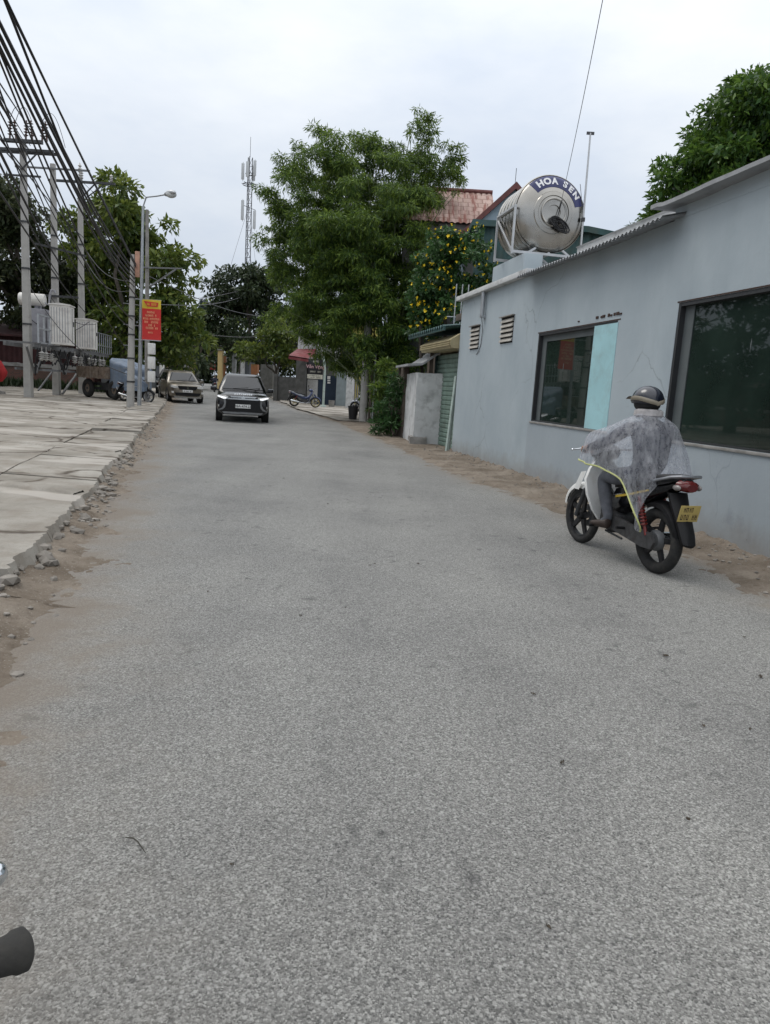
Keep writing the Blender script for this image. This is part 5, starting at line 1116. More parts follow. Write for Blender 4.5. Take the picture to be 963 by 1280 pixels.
mb = MB(); mb.bar((-wB/2-.28, .02, hB), (wB/2, .02, hB), .035); mb.bar((-wB/2-.28, .02, 0), (wB/2, .02, 0), .035); mb.build('bracket', 'galv', BN)
# ---- old truck with tarpaulin
a, c = at(125, 497, 35.8), at(158, 500, 34.5)
TR = thing('farm_truck', 'rusty small farm truck parked behind the slim poles', 'truck', ((a.x+c.x)/2, (a.y+c.y)/2, gz(35)+.12), math.atan2(c.y-a.y, c.x-a.x))
hl = (c-a).length/2; scw = .46
for x in (-hl, hl):
    for y in (-.62, .62):
        mb = MB(); torus(mb, (x, y, scw), scw-.14, .14, 32, 10, sq=.85); w_ = mb.build('wheel', 'rubber', TR)
        mb = MB(); mb.lathe([(0, .05), (.1, .06), (.2, .0), (.33, .03), (.33, -.03), (0, -.05)], (x, y, scw), (0, 1, 0), 20); mb.build('rim', 'truckrust', w_)
mb = MB(); mb.lohi((-hl-.7, -.35, .62), (hl+.9, -.25, .75)); mb.lohi((-hl-.7, .25, .62), (hl+.9, .35, .75)); mb.bar((-hl, -.7, .46), (-hl, .7, .46), .12); mb.bar((hl, -.7, .46), (hl, .7, .46), .12); mb.lohi((-.5, -.3, .4), (.3, .3, .75), .05); mb.build('chassis', 'darksteel', TR)
mb = MB(); x0, x1 = -hl-.75, hl-.35
mb.lohi((x0, -.8, .95), (x1, .8, 1.02))
for p, q in (((x0, -.8, 1.023), (x1, -.75, 1.50)), ((x0, .75, 1.023), (x1, .8, 1.50)), ((x0, -.747, 1.023), (x0+.05, .747, 1.50)), ((x1-.05, -.747, 1.023), (x1, .747, 1.50))): mb.lohi(p, q)
for k in range(5): xx = x0+.1+(x1-x0-.2)*k/4; mb.lohi((xx-.03, -.835, .93), (xx+.03, -.802, 1.5))
mb.build('cargo_bed', 'truckrust', TR)
mb = MB(); mb.lohi((hl+.45, -.55, .6), (hl+1.0, .55, 1.15), .08); mb.lohi((hl-.3, -.55, .76), (hl+.44, .55, .95), .03); mb.build('bonnet', 'truckrust', TR)
tm = Matrix.Translation(TR.location) @ Matrix.Rotation(TR.rotation_euler.z, 4, 'Z')
def drape(label, cx, cz, rx, ry, rz_, loc, rz, mat='tarp', z0=.55):
    mb = MB(); 
    def fn(u, v):
        th = 2*math.pi*u; k = v; sq = lambda q: math.copysign(abs(q)**.55, q)
        r = 1.0 if k > .5 else k*2; z = z0+(rz_-z0)*(1 if k <= .45 else max(0, 1-(k-.45)/.55))
        w_ = 1+.05*math.sin(7*th)*max(0, k-.3)+.03*math.sin(13*th+3)*max(0, k-.3)
        return (cx+rx*sq(math.cos(th))*r*w_, ry*sq(math.sin(th))*r*w_, z+.05*nz(u*6, v*4, 1.5, rx)-.10*max(0, k-.9)*math.sin(5*th)-(.25*(math.cos(th)*r) if k <= .45 else .25*math.cos(th)*(1-(k-.45)/.55)))
    mb.grid(fn, 64, 24); o = mb.build('tarpaulin', mat, None, 70); o.location = loc; o.rotation_euler = (0, 0, rz); return tag(o, label, 'tarpaulin')
drape('faded blue-grey tarpaulin draped over the front of the farm truck', hl+.35, 0, .95, .72, 1.75, TR.location, TR.rotation_euler.z)
c = at(180, 500, 33.3); motorbike('motorbike', 'motorbike under a small tarpaulin beside the farm truck, front wheel showing', (c.x-.35, c.y, gz(c.y)+.12), R(-8), 'blackplastic', 'alloy', 'blackplastic', 'blackplastic', 'blackplastic', 'platewhite', mirrors=False)
drape('small blue-grey tarpaulin over the motorbike behind the slim poles', 0, 0, .52, .44, 1.16, (c.x-.30, c.y, gz(c.y)+.12), R(-8), z0=.5)
# ---- brick wall, maroon shed, clutter at the far left
q = at(0, 480, 45)
BW = thing('brick_wall', 'low weathered brick wall with a pale coping behind the utility poles', 'wall', (q.x-8, 45.0, gz(45)), R(4))
mb = MB(); mb.lohi((-22, 0, -.2), (13.5, .25, 1.55)); mb.build('wall', 'brick', BW, 0)
mb = MB(); mb.grid(lambda u, v: (-22+35.6*u, -.05+.35*v, 1.56+.10*abs(nz(u*40, 1, 2))+.0), 200, 3); mb.grid(lambda u, v: (-22+35.6*u, -.05-.004*v, 1.36+v*(.2+.10*abs(nz(u*40, 1, 2)))), 200, 2); mb.build('coping', 'oldcon', BW, 0)
MS = thing('maroon_shed', 'long low shed clad in dark maroon sheet behind the brick wall', 'shed', (q.x-8, 47.5, gz(47)), R(4))
mb = MB(); mb.grid(lambda u, v: (-24+37*u, .03*math.sin(u*700), 3.3*v), 700, 1); mb.build('cladding', 'maroon', MS, 60)
mb = MB(); mb.prism([(-.5, 3.25), (5, 4.4), (5, 4.5), (-.5, 3.36)], lambda p, a: (a, p[0], p[1]), -24.4, 13.2); mb.build('roof', 'maroon', MS, 0)
mb = MB(); mb.lohi((-24, .1, 0), (12.8, 4.9, 3.2)); mb.build('frame', 'darksteel', MS)
u_ = at(-3, 494, 33)
UM = thing('folded_parasol', 'folded red parasol with a pale tip standing on a grey concrete block', 'parasol', (u_.x, u_.y, gz(33)+.13))
mb = MB(); rg = []
for z, r in ((.55, .16), (.8, .30), (1.0, .34), (1.25, .24), (1.5, .14)): rg.append([((r*(1+.35*math.sin(5*a)))*math.cos(a), (r*(1+.35*math.sin(5*a)))*math.sin(a), z) for a in [2*math.pi*k/30 for k in range(30)]])
mb.loft(rg); mb.build('canopy', 'redcloth', UM, 60)
mb = MB(); mb.lathe([(.14, 1.45), (.11, 1.6), (.03, 2.2), (0, 2.3)], (0, 0, 0), (0, 0, 1), 14); mb.build('tip', 'yellowcloth', UM)
mb = MB(); mb.tube([(0, 0, 0), (0, 0, 1.5)], .025, 8); mb.lathe([(0, .14), (.30, .12), (.34, .04), (.34, 0)], (0, 0, 0), (0, 0, 1), 20); mb.build('stand', 'oldcon', UM)
mb = MB(); rough_box(mb, (-.9, -.3, -.05), (.55, .5, .32), .03); o = mb.build('concrete_block', 'oldcon', None, 60); o.location = (u_.x-.2, u_.y-1.6, gz(31)+.12); tag(o, 'low grey concrete block in front of the folded red parasol', 'block')
# ================================================================ telecom tower
b = at(307, 420, 105); h = at(310, 196, 105).z
TW = thing('telecom_tower', 'slim lattice telecom mast with pale panel antennas above the dark tree', 'tower', (b.x, b.y, gz(b.y))); h -= gz(b.y)
mb = MB(); w0, w1 = .52, .34; cor = lambda k, z: (lambda w_: Vector((w_*math.cos(R(30+120*k)), w_*math.sin(R(30+120*k)), z)))(w0+(w1-w0)*z/h)
for k in range(3): mb.tube([cor(k, 0), cor(k, h)], .06, 6)
n = 26
for i in range(n):
    for k in range(3): mb.bar(cor(k, h*i/n), cor((k+1) % 3, h*(i+1)/n), .035); mb.bar(cor(k, h*i/n), cor((k+1) % 3, h*i/n), .035)
mb.build('lattice', 'lattice', TW, 0)
mb = MB(); mb.tube([(0, 0, h), (0, 0, h+2.6)], .03, 5); mb.build('lightning_rod', 'lattice', TW)
mb = MB(); zr = h*.885
mb.lathe([(.95, -.06), (.95, .06)], (0, 0, zr), (0, 0, 1), 12); mb.lathe([(.6, -.05), (.6, .05)], (0, 0, h*.93), (0, 0, 1), 12)
for k in range(6): a = R(60*k); mb.bar((.2*math.cos(a), .2*math.sin(a), zr), (1.1*math.cos(a), 1.1*math.sin(a), zr+.15), .06)
mb.bar((-.95, 0, h*.80), (.95, 0, h*.78), .06); mb.build('antenna_ring', 'lattice', TW)
for x, y, z, hh in ((-.95, -.1, h*.905, 2.1), (-.15, -.9, h*.91, 2.0), (.75, -.4, h*.92, 2.0), (.4, .8, h*.91, 2.0), (-.85, -.2, h*.735, 2.6), (.85, -.2, h*.70, 2.4)):
    mb = MB(); mb.lohi((x-.2, y-.08, z), (x+.2, y+.08, z+hh), .03); mb.tube([(x, y+.12, z-.2), (x, y+.12, z+hh+.2)], .04, 6); mb.build('panel_antenna', 'antenna', TW)
for k, (px, py) in enumerate(((283, 420), (262, 420), (350, 420), (330, 420))):
    e = at(px, py, 100+4*k); mb = MB(); mb.tube([Vector((b.x, b.y, h*(.82 if k % 2 else .62))), e], .022, 4); tag(mb.build('guy_wire', 'thinwire', None), 'thin guy wire of the lattice telecom mast', 'wire', 'guy wires of the telecom mast')
# ================================================================ overhead cables
def cab(p0, p1, sag, r, back=1.0, mat='cable', lab=0):
    a, b_ = at(*p0), at(*p1); s0 = a+(a-b_)*back; pts = []; n = 40
    for k in range(n+1):
        t = k/n; p = s0.lerp(b_, t); tt = (t*(1+back)-back); p.z -= sag*math.sin(math.pi*max(0, tt))*1.0; pts.append(p)
    mb = MB(); mb.tube(pts, r, 6); o = mb.build('overhead_cable', mat)
    tag(o, *(('thick black cable of the bundle sagging down to the slim concrete post', 'cable', 'thick cables of the bundle along the pavement'), ('thin dark wire strung to the utility poles of the transformer platform', 'cable', 'thin wires along the utility poles'), ('thin pale service wire strung across the far end of the road', 'cable', 'service wires across the far road'))[lab])
rnd = random.Random(21)
for k in range(5): cab((0+rnd.uniform(-6, 3), 20+9*k, 9.5), (168, 338+5*k, YA), .25+.05*k, .019+.007*rnd.random(), .6)
for k in range(3): cab((4+2*k, -6+3*k, 9.5), (170, 330+2*k, YA), .05, .018, .6)
cab((6, 0, 9.5), (172, 372, YA), .5, .02, .6); cab((-4, 55, 9.5), (166, 400, YA), .6, .016, .6); cab((-6, 62, 9.5), (166, 412, YA), .7, .014, .6)
cab((-14, 98, 12), (38, 182, 31), .0, .014, .6, lab=1); cab((-22, 96, 12), (36, 186, 31), .0, .014, .6, lab=1); cab((-8, 92, 12), (47, 176, 31), .0, .014, .6, lab=1)
for k, (y0, x1, y1, Y1, r) in enumerate(((105, 74, 300, 35, .02), (120, 108, 330, 39, .018), (135, 112, 345, 39, .016), (150, 74, 330, 35, .016), (165, 160, 440, YA+2, .016), (185, 76, 330, 35, .03), (200, 74, 345, 35, .022), (238, 108, 392, 38, .02), (122, 40, 190, 31, .018), (172, 108, 300, 39, .016))):
    cab((-5, y0-5, 14), (x1, y1, Y1), .15, r, .8, lab=1)
cab((102, 226, 39), (140, 252, 50), .2, .012, 0, lab=1); cab((20, 330, 33), (166, 470, YA), 1.0, .016, 0, lab=1); cab((40, 330, 32), (120, 405, 36), .9, .014, 0, lab=1); cab((30, 392, 32), (112, 402, 35), .7, .016, 0, lab=1)
cab((100, 300, 38), (168, 352, YA), .6, .018, 0, lab=1); cab((104, 320, 38), (170, 362, YA), .7, .018, 0, lab=1)
cab((186, 345, YA+5), (345, 396, 62), .5, .018, 0, 'thinwire', 2); cab((205, 375, 60), (345, 346, 75), .6, .02, 0, 'thinwire', 2); cab((260, 418, 60), (400, 405, 50), .5, .018, 0, 'thinwire', 2); cab((186, 380, YA+5), (300, 372, 70), .3, .016, 0, 'thinwire', 2)
# ================================================================ right side, farther off: shops, sign, pole, bucket
ub = at(454, 523, 30.0); ht = at(470, 300, 30.0).z-ub.z
mb = MB(); mb.tube([(0, 0, -.2), (0, 0, ht*.5), (.1, 0, ht)], [.17, .15, .11], 14); t = mb.build('whitewashed_pole', 'polecon'); t.location = ub; tag(t, 'whitewashed concrete pole rising into the bamboo clump', 'pole')
c = at(467, 450, 29.6)
MI = thing('traffic_mirror', 'round convex traffic mirror seen from behind beside the whitewashed pole', 'mirror', c, R(35))
mb = MB(); mb.lathe([(0, -.12), (.2, -.10), (.36, -.03), (.37, .0), (0, .0)], (0, 0, 0), (0, 1, 0), 36); mb.build('back_shell', 'blackplastic', MI)
mb = MB(); mb.lathe([(.37, -.03), (.44, -.01), (.46, .03), (.42, .05), (.36, .02)], (0, 0, 0), (0, 1, 0), 40, True); mb.build('rim', 'oldcon', MI)
mb = MB(); mb.lathe([(0, .06), (.2, .045), (.365, .012)], (0, 0, 0), (0, 1, 0), 36); mb.build('mirror_glass', 'chrome', MI)
mb = MB(); mb.tube([(0, -.16, .3), (0, -.16, -(c.z-gz(c.y)))], .035, 8); mb.bar((0, -.16, 0), (0, -.05, 0), .05); mb.build('post', 'galv', MI)
mb = MB()
for k, px in enumerate((461, 466, 471)): 
    p = at(px, 522, 29.7); mb = MB(); mb.tube([(0, 0, 0), (.03, 0, 2.5+.2*k)], .035, 7); o = mb.build('bamboo_stake', 'brownwood'); o.location = (p.x, p.y, gz(p.y)); tag(o, 'upright bamboo stake between the whitewashed pole and the shrub', 'stake', 'bamboo stakes by the whitewashed pole')
p = at(441, 524, 30.2)
BK = thing('bucket', 'black plastic bucket at the foot of the whitewashed pole', 'bucket', p)
mb = MB(); mb.lathe([(0, 0), (.16, 0), (.215, .52), (.23, .52), (.23, .55), (.20, .55), (.15, .03), (0, .03)], (0, 0, 0), (0, 0, 1), 24); mb.build('tub', 'bucket', BK)
mb = MB(); mb.tube([(.22*math.cos(a), .22*math.sin(a), .5+.0) for a in [math.pi*k/12 for k in range(13)]], .008, 5); mb.build('handle', 'steel', BK)
c = at(444, 500, 34.6); motorbike('motorbike', 'dark motorbike half hidden behind the whitewashed pole', (c.x+.55, c.y+.5, gz(c.y)+.16), R(158), 'blackplastic', 'blackalloy', 'silverpaint', 'blackplastic', 'silverpaint', 'platewhite')
# sign on its green post
sp_ = at(404, 511, 43.5); sp_.z = gz(sp_.y)+.06; SG = thing('shop_sign', 'black shop sign with pink lettering hung on a grey-green post', 'sign', sp_)
k_ = 43.5/F; zt = at(403, 445, 43.5).z-sp_.z
mb = MB(); mb.tube([(0, 0, 0), (0, 0, zt*.75), (-.06, 0, zt*.86), (-.12, 0, zt)], .07, 10); mb.lathe([(0, .12), (.16, .10), (.2, 0)], (0, 0, 0), (0, 0, 1), 14); mb.build('post', 'palegreen', SG)
s0, s1 = at(386, 448, 43.5)-sp_, at(403, 474, 43.5)-sp_; w_, h_ = s1.x-s0.x, s0.z-s1.z
xm = (s0.x+s1.x)/2
mb = MB(); mb.lohi((s0.x, -.06, s1.z+h_*.23), (s1.x, .02, s0.z), .01); bd = mb.build('board', 'signblack', SG)
mb = MB(); T = lambda z: frame_T((xm, -.064, s1.z+h_*z), (1, 0, 0), (0, 0, 1)); glyphs(mb, T(.87), w_*.5, .12, random.Random(1)); mb.build('small_lettering', 'signcream', bd, 0)
mb = MB(); put_text(mb, 'V\u0103n V\u1ecdng', .27, T(.60), .006, .002); mb.build('lettering', 'signpink', bd, 0)
mb = MB(); glyphs(mb, T(.36), w_*.85, .09, random.Random(6)); mb.build('bottom_lettering', 'signcream', bd, 0)
mb = MB(); mb.lohi((s0.x-.03, -.07, s1.z), (s1.x+.02, .01, s1.z+h_*.215)); st = mb.build('phone_strip', 'signcream', SG)
mb = MB(); T = lambda z: frame_T((xm, -.074, s1.z+h_*z), (1, 0, 0), (0, 0, 1)); glyphs(mb, T(.15), w_*.75, .06, random.Random(9)); glyphs(mb, T(.06), w_*.75, .06, random.Random(2)); mb.build('phone_lettering', 'ink', st, 0)
mb = MB(); mb.bar((s0.x, 0, s0.z+.04), (-.1, 0, s0.z+.04), .05); mb.build('bracket', 'galv', SG)
mb = MB(); mb.lathe([(0, 0), (.17, 0), (.19, .4), (.17, .4), (.15, .03), (0, .03)], (0, 0, 0), (0, 0, 1), 18); o = mb.build('paint_tin', 'oldcon'); o.location = (sp_.x+.42, sp_.y+1.0, gz(44)+.06); tag(o, 'pale metal tin on the forecourt between the sign post and blue gate', 'tin')
# shop house with the red awning
def bx(px0, px1, py0, py1, Y, d): a, b_ = at(px0, py0, Y), at(px1, py1, Y); return (a.x, Y, max(b_.z, gz(Y))), (b_.x, Y+d, a.z)
o = ground(380, 500, 47.5); SH = thing('shop_house', 'pale two-storey shop house with a balcony and red awning', 'house', o); O = Vector(o)
def part(mb, px0, px1, py0, py1, Y, d, bev=0):
    a, b_ = bx(px0, px1, py0, py1, Y, d); mb.lohi(Vector(a)-O, Vector(b_)-O, bev); return mb
zg = gz(47)+.05-O.z
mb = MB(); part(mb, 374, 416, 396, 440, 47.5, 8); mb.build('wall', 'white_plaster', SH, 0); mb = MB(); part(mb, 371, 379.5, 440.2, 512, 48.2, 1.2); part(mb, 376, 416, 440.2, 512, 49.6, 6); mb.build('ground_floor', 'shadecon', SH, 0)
mb = MB(); part(mb, 372, 386, 409, 412, 46.6, 1.0); part(mb, 372, 386, 403, 405, 46.6, .15); mb.build('balcony', 'white_plaster', SH, 0)
mb = MB()
for k in range(7): part(mb, 372.3+k*2.1, 373.2+k*2.1, 405.1, 408.9, 46.62, .1)
mb.build('baluster', 'white_plaster', SH, 0)
mb = MB(); A0, A1 = at(361, 444, 45.2)-O, at(392, 449, 45.2)-O
L0, L1 = at(372, 436, 47.4)-O, at(396, 436, 47.4)-O
mb.add([A0, A1, L1, L0]+[p-Vector((0, 0, .06)) for p in (A0, A1, L1, L0)], [(0, 1, 2, 3), (7, 6, 5, 4), (0, 4, 5, 1), (1, 5, 6, 2), (2, 6, 7, 3), (3, 7, 4, 0)]); mb.build('awning', 'awningred', SH, 0)
mb = MB(); mb.add([A1, L1, L1-Vector((0, 0, .75)), A1-Vector((0, 0, .62))], [(0, 1, 2, 3)]); mb.add([A0-Vector((0, 0, .0)), A1, A1-Vector((0, 0, .22)), A0-Vector((0, 0, .22))], [(0, 1, 2, 3)]); mb.build('awning_valance', 'awningred', SH, 0)
mb = MB(); part(mb, 384.5, 397, 474, 510, 49.4, .15); mb.build('white_door', 'whitepaint', SH, 0)
mb = MB(); part(mb, 379.8, 384.2, 447, 510, 49.45, .12); mb.build('doorway_shade', 'painted_shade', SH, 0)  # solid near-black panel paints the shade of an open door
mb = MB(); part(mb, 394, 403, 440, 449, 47.0, .5); mb.build('air_conditioner', 'oldcon', SH, 0)
# dark blue door, pillars, yellow house
o = ground(410, 500, 48); BD = thing('blue_gate', 'dark blue sheet gate with small white notices between the sign and grey pillars', 'gate', o); O = Vector(o)
mb = MB(); part(mb, 398, 419, 468.5, 512, 48, .12); g_ = mb.build('leaf', 'bluedoor', BD, 0)
mb = MB(); part(mb, 409.5, 413, 470, 474, 47.97, .02); part(mb, 409.5, 413, 477, 479.5, 47.97, .02); part(mb, 409.5, 413, 474.6, 476.3, 47.97, .02); mb.build('notice', 'whitepaint', g_, 0)
for px0, px1, Y, mat, lab in ((421.5, 431.5, 47.2, 'greypost', 'grey-green square gate pillar between the blue gate and a pale pillar'), (434, 441, 44.5, 'white_plaster', 'pale square gate pillar between the grey-green pillar and whitewashed pole')):
    o = ground((px0+px1)/2, 500, Y); PL = thing('gate_pillar', lab, 'pillar', o); O = Vector(o)
    mb = MB(); part(mb, px0, px1, 464, 514, Y, .5); mb.build('shaft', mat, PL, 0); mb = MB(); part(mb, px0-.8, px1+.8, 462, 464, Y-.05, .6); mb.build('cap', 'oldcon', PL, 0)
o = ground(415, 500, 54); YH = thing('yellow_house', 'yellow painted house behind the bamboo and the blue gate', 'house', o); O = Vector(o)
mb = MB(); part(mb, 404, 470, 405, 508, 54, 7); mb.build('wall', 'yellowwall', YH, 0)
mb = MB(); part(mb, 402, 472, 400, 405, 53.6, 7.8); mb.build('eave', 'oldcon', YH, 0)
mb = MB(); part(mb, 428, 444, 425, 455, 53.95, .1); mb.build('window', 'winglass', YH, 0)
o = ground(357, 497, 52); CW = thing('grey_wall', 'low grey rendered wall behind the parked blue motorbike', 'wall', o); O = Vector(o)
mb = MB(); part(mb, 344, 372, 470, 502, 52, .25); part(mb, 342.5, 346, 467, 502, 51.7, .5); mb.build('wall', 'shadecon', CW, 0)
o = ground(400, 500, 36.5); O = ground(478, 500, 34.6)
mb = MB()
for k in range(26): a = at(444+2.6*k, 474+2*nz(k, 1, 2), 36.5-.45*k); mb.box(a*1.0-O-Vector((0, 0, (a.z-gz(36))/2)), (.11, .03, a.z-gz(36)), R(-70))
o = mb.build('plank_fence', 'greyplaster', None, 0); o.location = O; tag(o, 'dark plank fence behind the whitewashed pole and shrubs', 'fence')
# far road end
def farbox(name, lab, cat, px0, px1, py0, py1, Y, d, mat, cap=None):
    o = ground((px0+px1)/2, 495, Y); t = thing(name, lab, cat, o); global O; O = Vector(o)
    mb = MB(); a, b_ = bx(px0, px1, py0, py1, Y, d); mb.lohi(Vector((a[0], a[1], gz(Y)-.2))-O, Vector(b_)-O); mb.build('wall', mat, t, 0)
    if cap: mb = MB(); part(mb, px0-.8, px1+.8, py0-1.5, py0-.02, Y-.15, d+.3); mb.build('cap', cap, t, 0)
    return t
farbox('yellow_gate_pillar', 'tall ochre yellow gate pillar behind the black SUV', 'pillar', 272.5, 277, 438, 495, 82, .6, 'ochre', 'oldcon')
farbox('orange_pillar', 'orange-brown pillar touching the tall ochre pillar', 'pillar', 277.3, 281, 445, 495, 84, .6, 'orangebrown')
farbox('white_pillar', 'white pillar above the roof of the black SUV, nearer the ochre pillar', 'pillar', 290.5, 293.5, 440, 495, 76, .5, 'white_plaster')
farbox('white_pillar', 'white pillar above the roof of the black SUV, nearer the grey sheds', 'pillar', 301, 304, 451, 495, 72, .5, 'white_plaster')
farbox('grey_shed', 'dark grey shed behind the black SUV', 'shed', 304.5, 311, 452, 495, 72.5, 3, 'grey_gate')
farbox('brick_pillar', 'reddish pillar between the dark grey shed and pale grey shed', 'pillar', 314, 321, 455, 495, 66, .8, 'orangebrown')
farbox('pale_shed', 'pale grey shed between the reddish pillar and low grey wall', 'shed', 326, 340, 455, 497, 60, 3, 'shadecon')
farbox('ochre_wall_house', 'dull yellow house front behind the parked gold SUV', 'house', 206, 228, 445, 490, 72, 5, 'yellowwall')
farbox('grey_gate_wall', 'grey gate panel behind the dark car', 'gate', 187, 199, 457, 490, 62, .3, 'grey_gate')
farbox('white_gate_pillar', 'white gate pillar joined to the grey gate panel', 'pillar', 199.5, 203, 456, 492, 60, .5, 'whitepaint')
farbox('white_gate_pillar', 'white pillar behind the roof of the gold SUV', 'pillar', 230, 234, 452, 490, 70, .5, 'whitepaint')
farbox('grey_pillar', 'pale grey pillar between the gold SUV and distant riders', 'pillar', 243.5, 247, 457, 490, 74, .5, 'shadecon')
RS = thing('red_sign', 'small red sign hung under the trees at the far end of the road', 'sign', at(266, 458, 80)); mb = MB(); mb.lohi((-.3, -.04, -.35), (.3, .04, .35), .01); mb.build('board', 'reddot', RS); mb = MB(); z_ = gz(80)-RS.location.z; mb.tube([(.2, .08, z_), (.2, .08, .5)], .05, 6); mb.build('post', 'galv', RS)
# ================================================================ trees and plants
def blobs(L, Y, dY=0): return [pxb(x, y, rx, ry, Y+(k % 3-1)*dY) for k, (x, y, rx, ry) in enumerate(L)]
# bamboo clump
bb = at(482, 520, 30.8); bb.z = gz(30)+.05
BM = thing('bamboo_clump', 'tall feathery bamboo clump arching over the whitewashed pole', 'bamboo', bb)
BL = blobs([(455, 300, 75, 80), (405, 255, 45, 50), (385, 320, 50, 60), (497, 250, 45, 55), (440, 390, 80, 70), (515, 330, 45, 85), (372, 235, 20, 28), (530, 222, 38, 34), (492, 458, 42, 50), (415, 205, 32, 40), (455, 215, 40, 40), (395, 395, 40, 45), (500, 420, 48, 60), (352, 300, 20, 40), (422, 428, 38, 34), (450, 345, 60, 60), (475, 300, 50, 50), (420, 350, 50, 50), (410, 300, 45, 45)], 31.5, 1.1)+blobs([(492, 490, 22, 34), (528, 345, 24, 60), (470, 485, 18, 30), (505, 470, 16, 40)], 30, .3)+blobs([(463, 428, 17, 34), (458, 385, 22, 30), (470, 350, 30, 40)], 29.0, .2)
TH_ = [pxb(x, y, rx, ry, 31) for x, y, rx, ry in ((330, 238, 9, 9), (372, 188, 10, 9), (447, 178, 13, 12), (468, 190, 12, 12), (572, 225, 8, 14), (340, 285, 12, 9), (330, 300, 9, 9), (345, 395, 12, 14), (398, 168, 10, 7), (532, 145, 16, 8), (515, 205, 14, 14), (532, 160, 18, 14), (528, 190, 16, 22), (405, 180, 14, 12), (352, 212, 14, 14), (345, 265, 22, 16), (562, 205, 14, 22), (348, 340, 14, 22), (490, 195, 14, 16))]
LC = crown(BL, .44, .85, 300, .19, .19, 'leaf_bamboo', BM, droop=.75, flat=.7, up=.25, fill=.42, name='foliage')
LC2 = crown(TH_, .27, .7, 75, .19, .20, 'leaf_bamboo', BM, droop=.7, flat=.8, up=.25, name='foliage_tip')
mb = MB(); rnd = random.Random(9)
for k in range(46):
    q = Vector((LC2[k*3 % len(LC2)] if k < 18 else LC[RNG.integers(len(LC))])-np.array(bb)); s0 = Vector((rnd.gauss(0, .45), rnd.gauss(0, .45), 0)); pts = []
    for i in range(9): t_ = i/8; pts.append(Vector((s0.x+(q.x-s0.x)*t_**1.9, s0.y+(q.y-s0.y)*t_**1.9, q.z*(1-(1-t_)**1.25)) ))
    mb.tube(pts, [.040*(1-.85*i/8)+.004 for i in range(9)], 6)
mb.build('culms', 'culm', BM)
# flowering vine over the shed
vb = at(565, 405, 21.5); vb.z = gz(21)
VN = thing('flowering_vine', 'dense vine with yellow flowers hanging over the awning beside the bamboo', 'vine', vb)
VL = blobs([(570, 315, 40, 30), (590, 345, 28, 40), (545, 360, 26, 45), (572, 385, 30, 30), (597, 300, 20, 18), (530, 400, 22, 28), (560, 300, 30, 18), (600, 375, 14, 26), (540, 320, 24, 34), (533, 365, 20, 40), (540, 400, 24, 26)], 21.5, .35)
LCv = crown(VL, .26, .62, 110, .13, .5, 'leaf_shrub', VN, droop=.5, name='foliage', fill=.4)
P = LCv[RNG.integers(len(LCv), size=260)]+RNG.normal(size=(260, 3))*.2; P[:, 1] -= .28
leaf_object('flower', np.repeat(P, 4, 0)-np.array(vb), np.tile(np.array([[1, -.5, .2], [-1, -.5, .3], [.2, -.6, 1], [-.2, -.6, -1]]), (260, 1)), .05, .9, 'flower', VN)
COL.objects[-1]['kind'] = 'stuff'
mb = MB()
for x in (-.9, -.2, .6): mb.tube(limb_pts((x*.5, .3, 0), (x, .1, 3.6), 6, .06), [.05]*7, 6)
mb.build('stem', 'bark', VN)
# shrubs at the roadside
sb = at(486, 545, 22.2); sb.z = gz(22)
for lab, L, Y, mat in (('leafy roadside shrub at the foot of the bamboo beside the wall block', [(488, 520, 20, 26), (497, 490, 14, 26), (480, 535, 15, 12)], 22.2, 'leaf_shrub'), ('taller dark shrub under the bamboo against the plank gate', [(476, 495, 14, 26), (492, 465, 16, 18)], 23.4, 'leaf_bamboo')):
    b_ = at(L[0][0], 545, Y); b_.z = gz(Y); t = thing('shrub', lab, 'shrub', b_); crown(blobs(L, Y), .24, .8, 75, .20, .22, mat, t, droop=.15, up=.3, name='foliage'); mb = MB()
    for k in range(7): mb.tube(limb_pts((rnd.gauss(0, .1), rnd.gauss(0, .1), 0), (rnd.gauss(0, .3), rnd.gauss(0, .2), 1.2), 4), [.014]*5, 5)
    mb.build('stem', 'bark', t)
# trees
tree('tree', 'broad deep green tree rising behind the painted building', 'tree', at(985, 560, 17.5)*Vector((1, 1, 0)).length*0+Vector((at(985, 400, 17.5).x, 17.5, 0)), blobs([(968, 205, 95, 95), (905, 250, 80, 62), (850, 268, 50, 38), (1040, 180, 110, 120), (985, 140, 60, 50), (925, 178, 50, 48), (882, 222, 48, 44), (940, 145, 46, 46), (820, 266, 34, 26), (858, 236, 40, 34), (1030, 270, 90, 70)], 17.5, .5), .46, .95, 300, .155, .40, 'leaf_deep', trunk_r=.22, droop=.35, fill=.2)
def gpos(px, Y): p = at(px, 495, Y); return Vector((p.x, Y, gz(Y)))
tree('tree', 'bright green broad-leaved tree behind the street lamp and red banner', 'tree', gpos(150, 46), blobs([(150, 262, 40, 36), (185, 300, 40, 40), (150, 330, 50, 60), (205, 345, 34, 36), (190, 385, 45, 45), (130, 400, 40, 50), (215, 410, 36, 32), (180, 440, 50, 22), (110, 300, 30, 50)], 46, 1.2), .90, .75, 170, .42, .42, 'leaf_bright', trunk_r=.3, droop=.45, fill=.3)
tree('tree', 'dark olive tree behind the transformer and utility poles', 'tree', gpos(45, 50), blobs([(10, 270, 40, 38), (25, 330, 60, 50), (70, 370, 60, 50), (-30, 310, 60, 80), (30, 400, 70, 40), (85, 330, 25, 35), (110, 395, 40, 45)], 50, 1.5), 1.0, .9, 190, .38, .42, 'leaf_olive', trunk_r=.35, droop=.5, fill=.35)
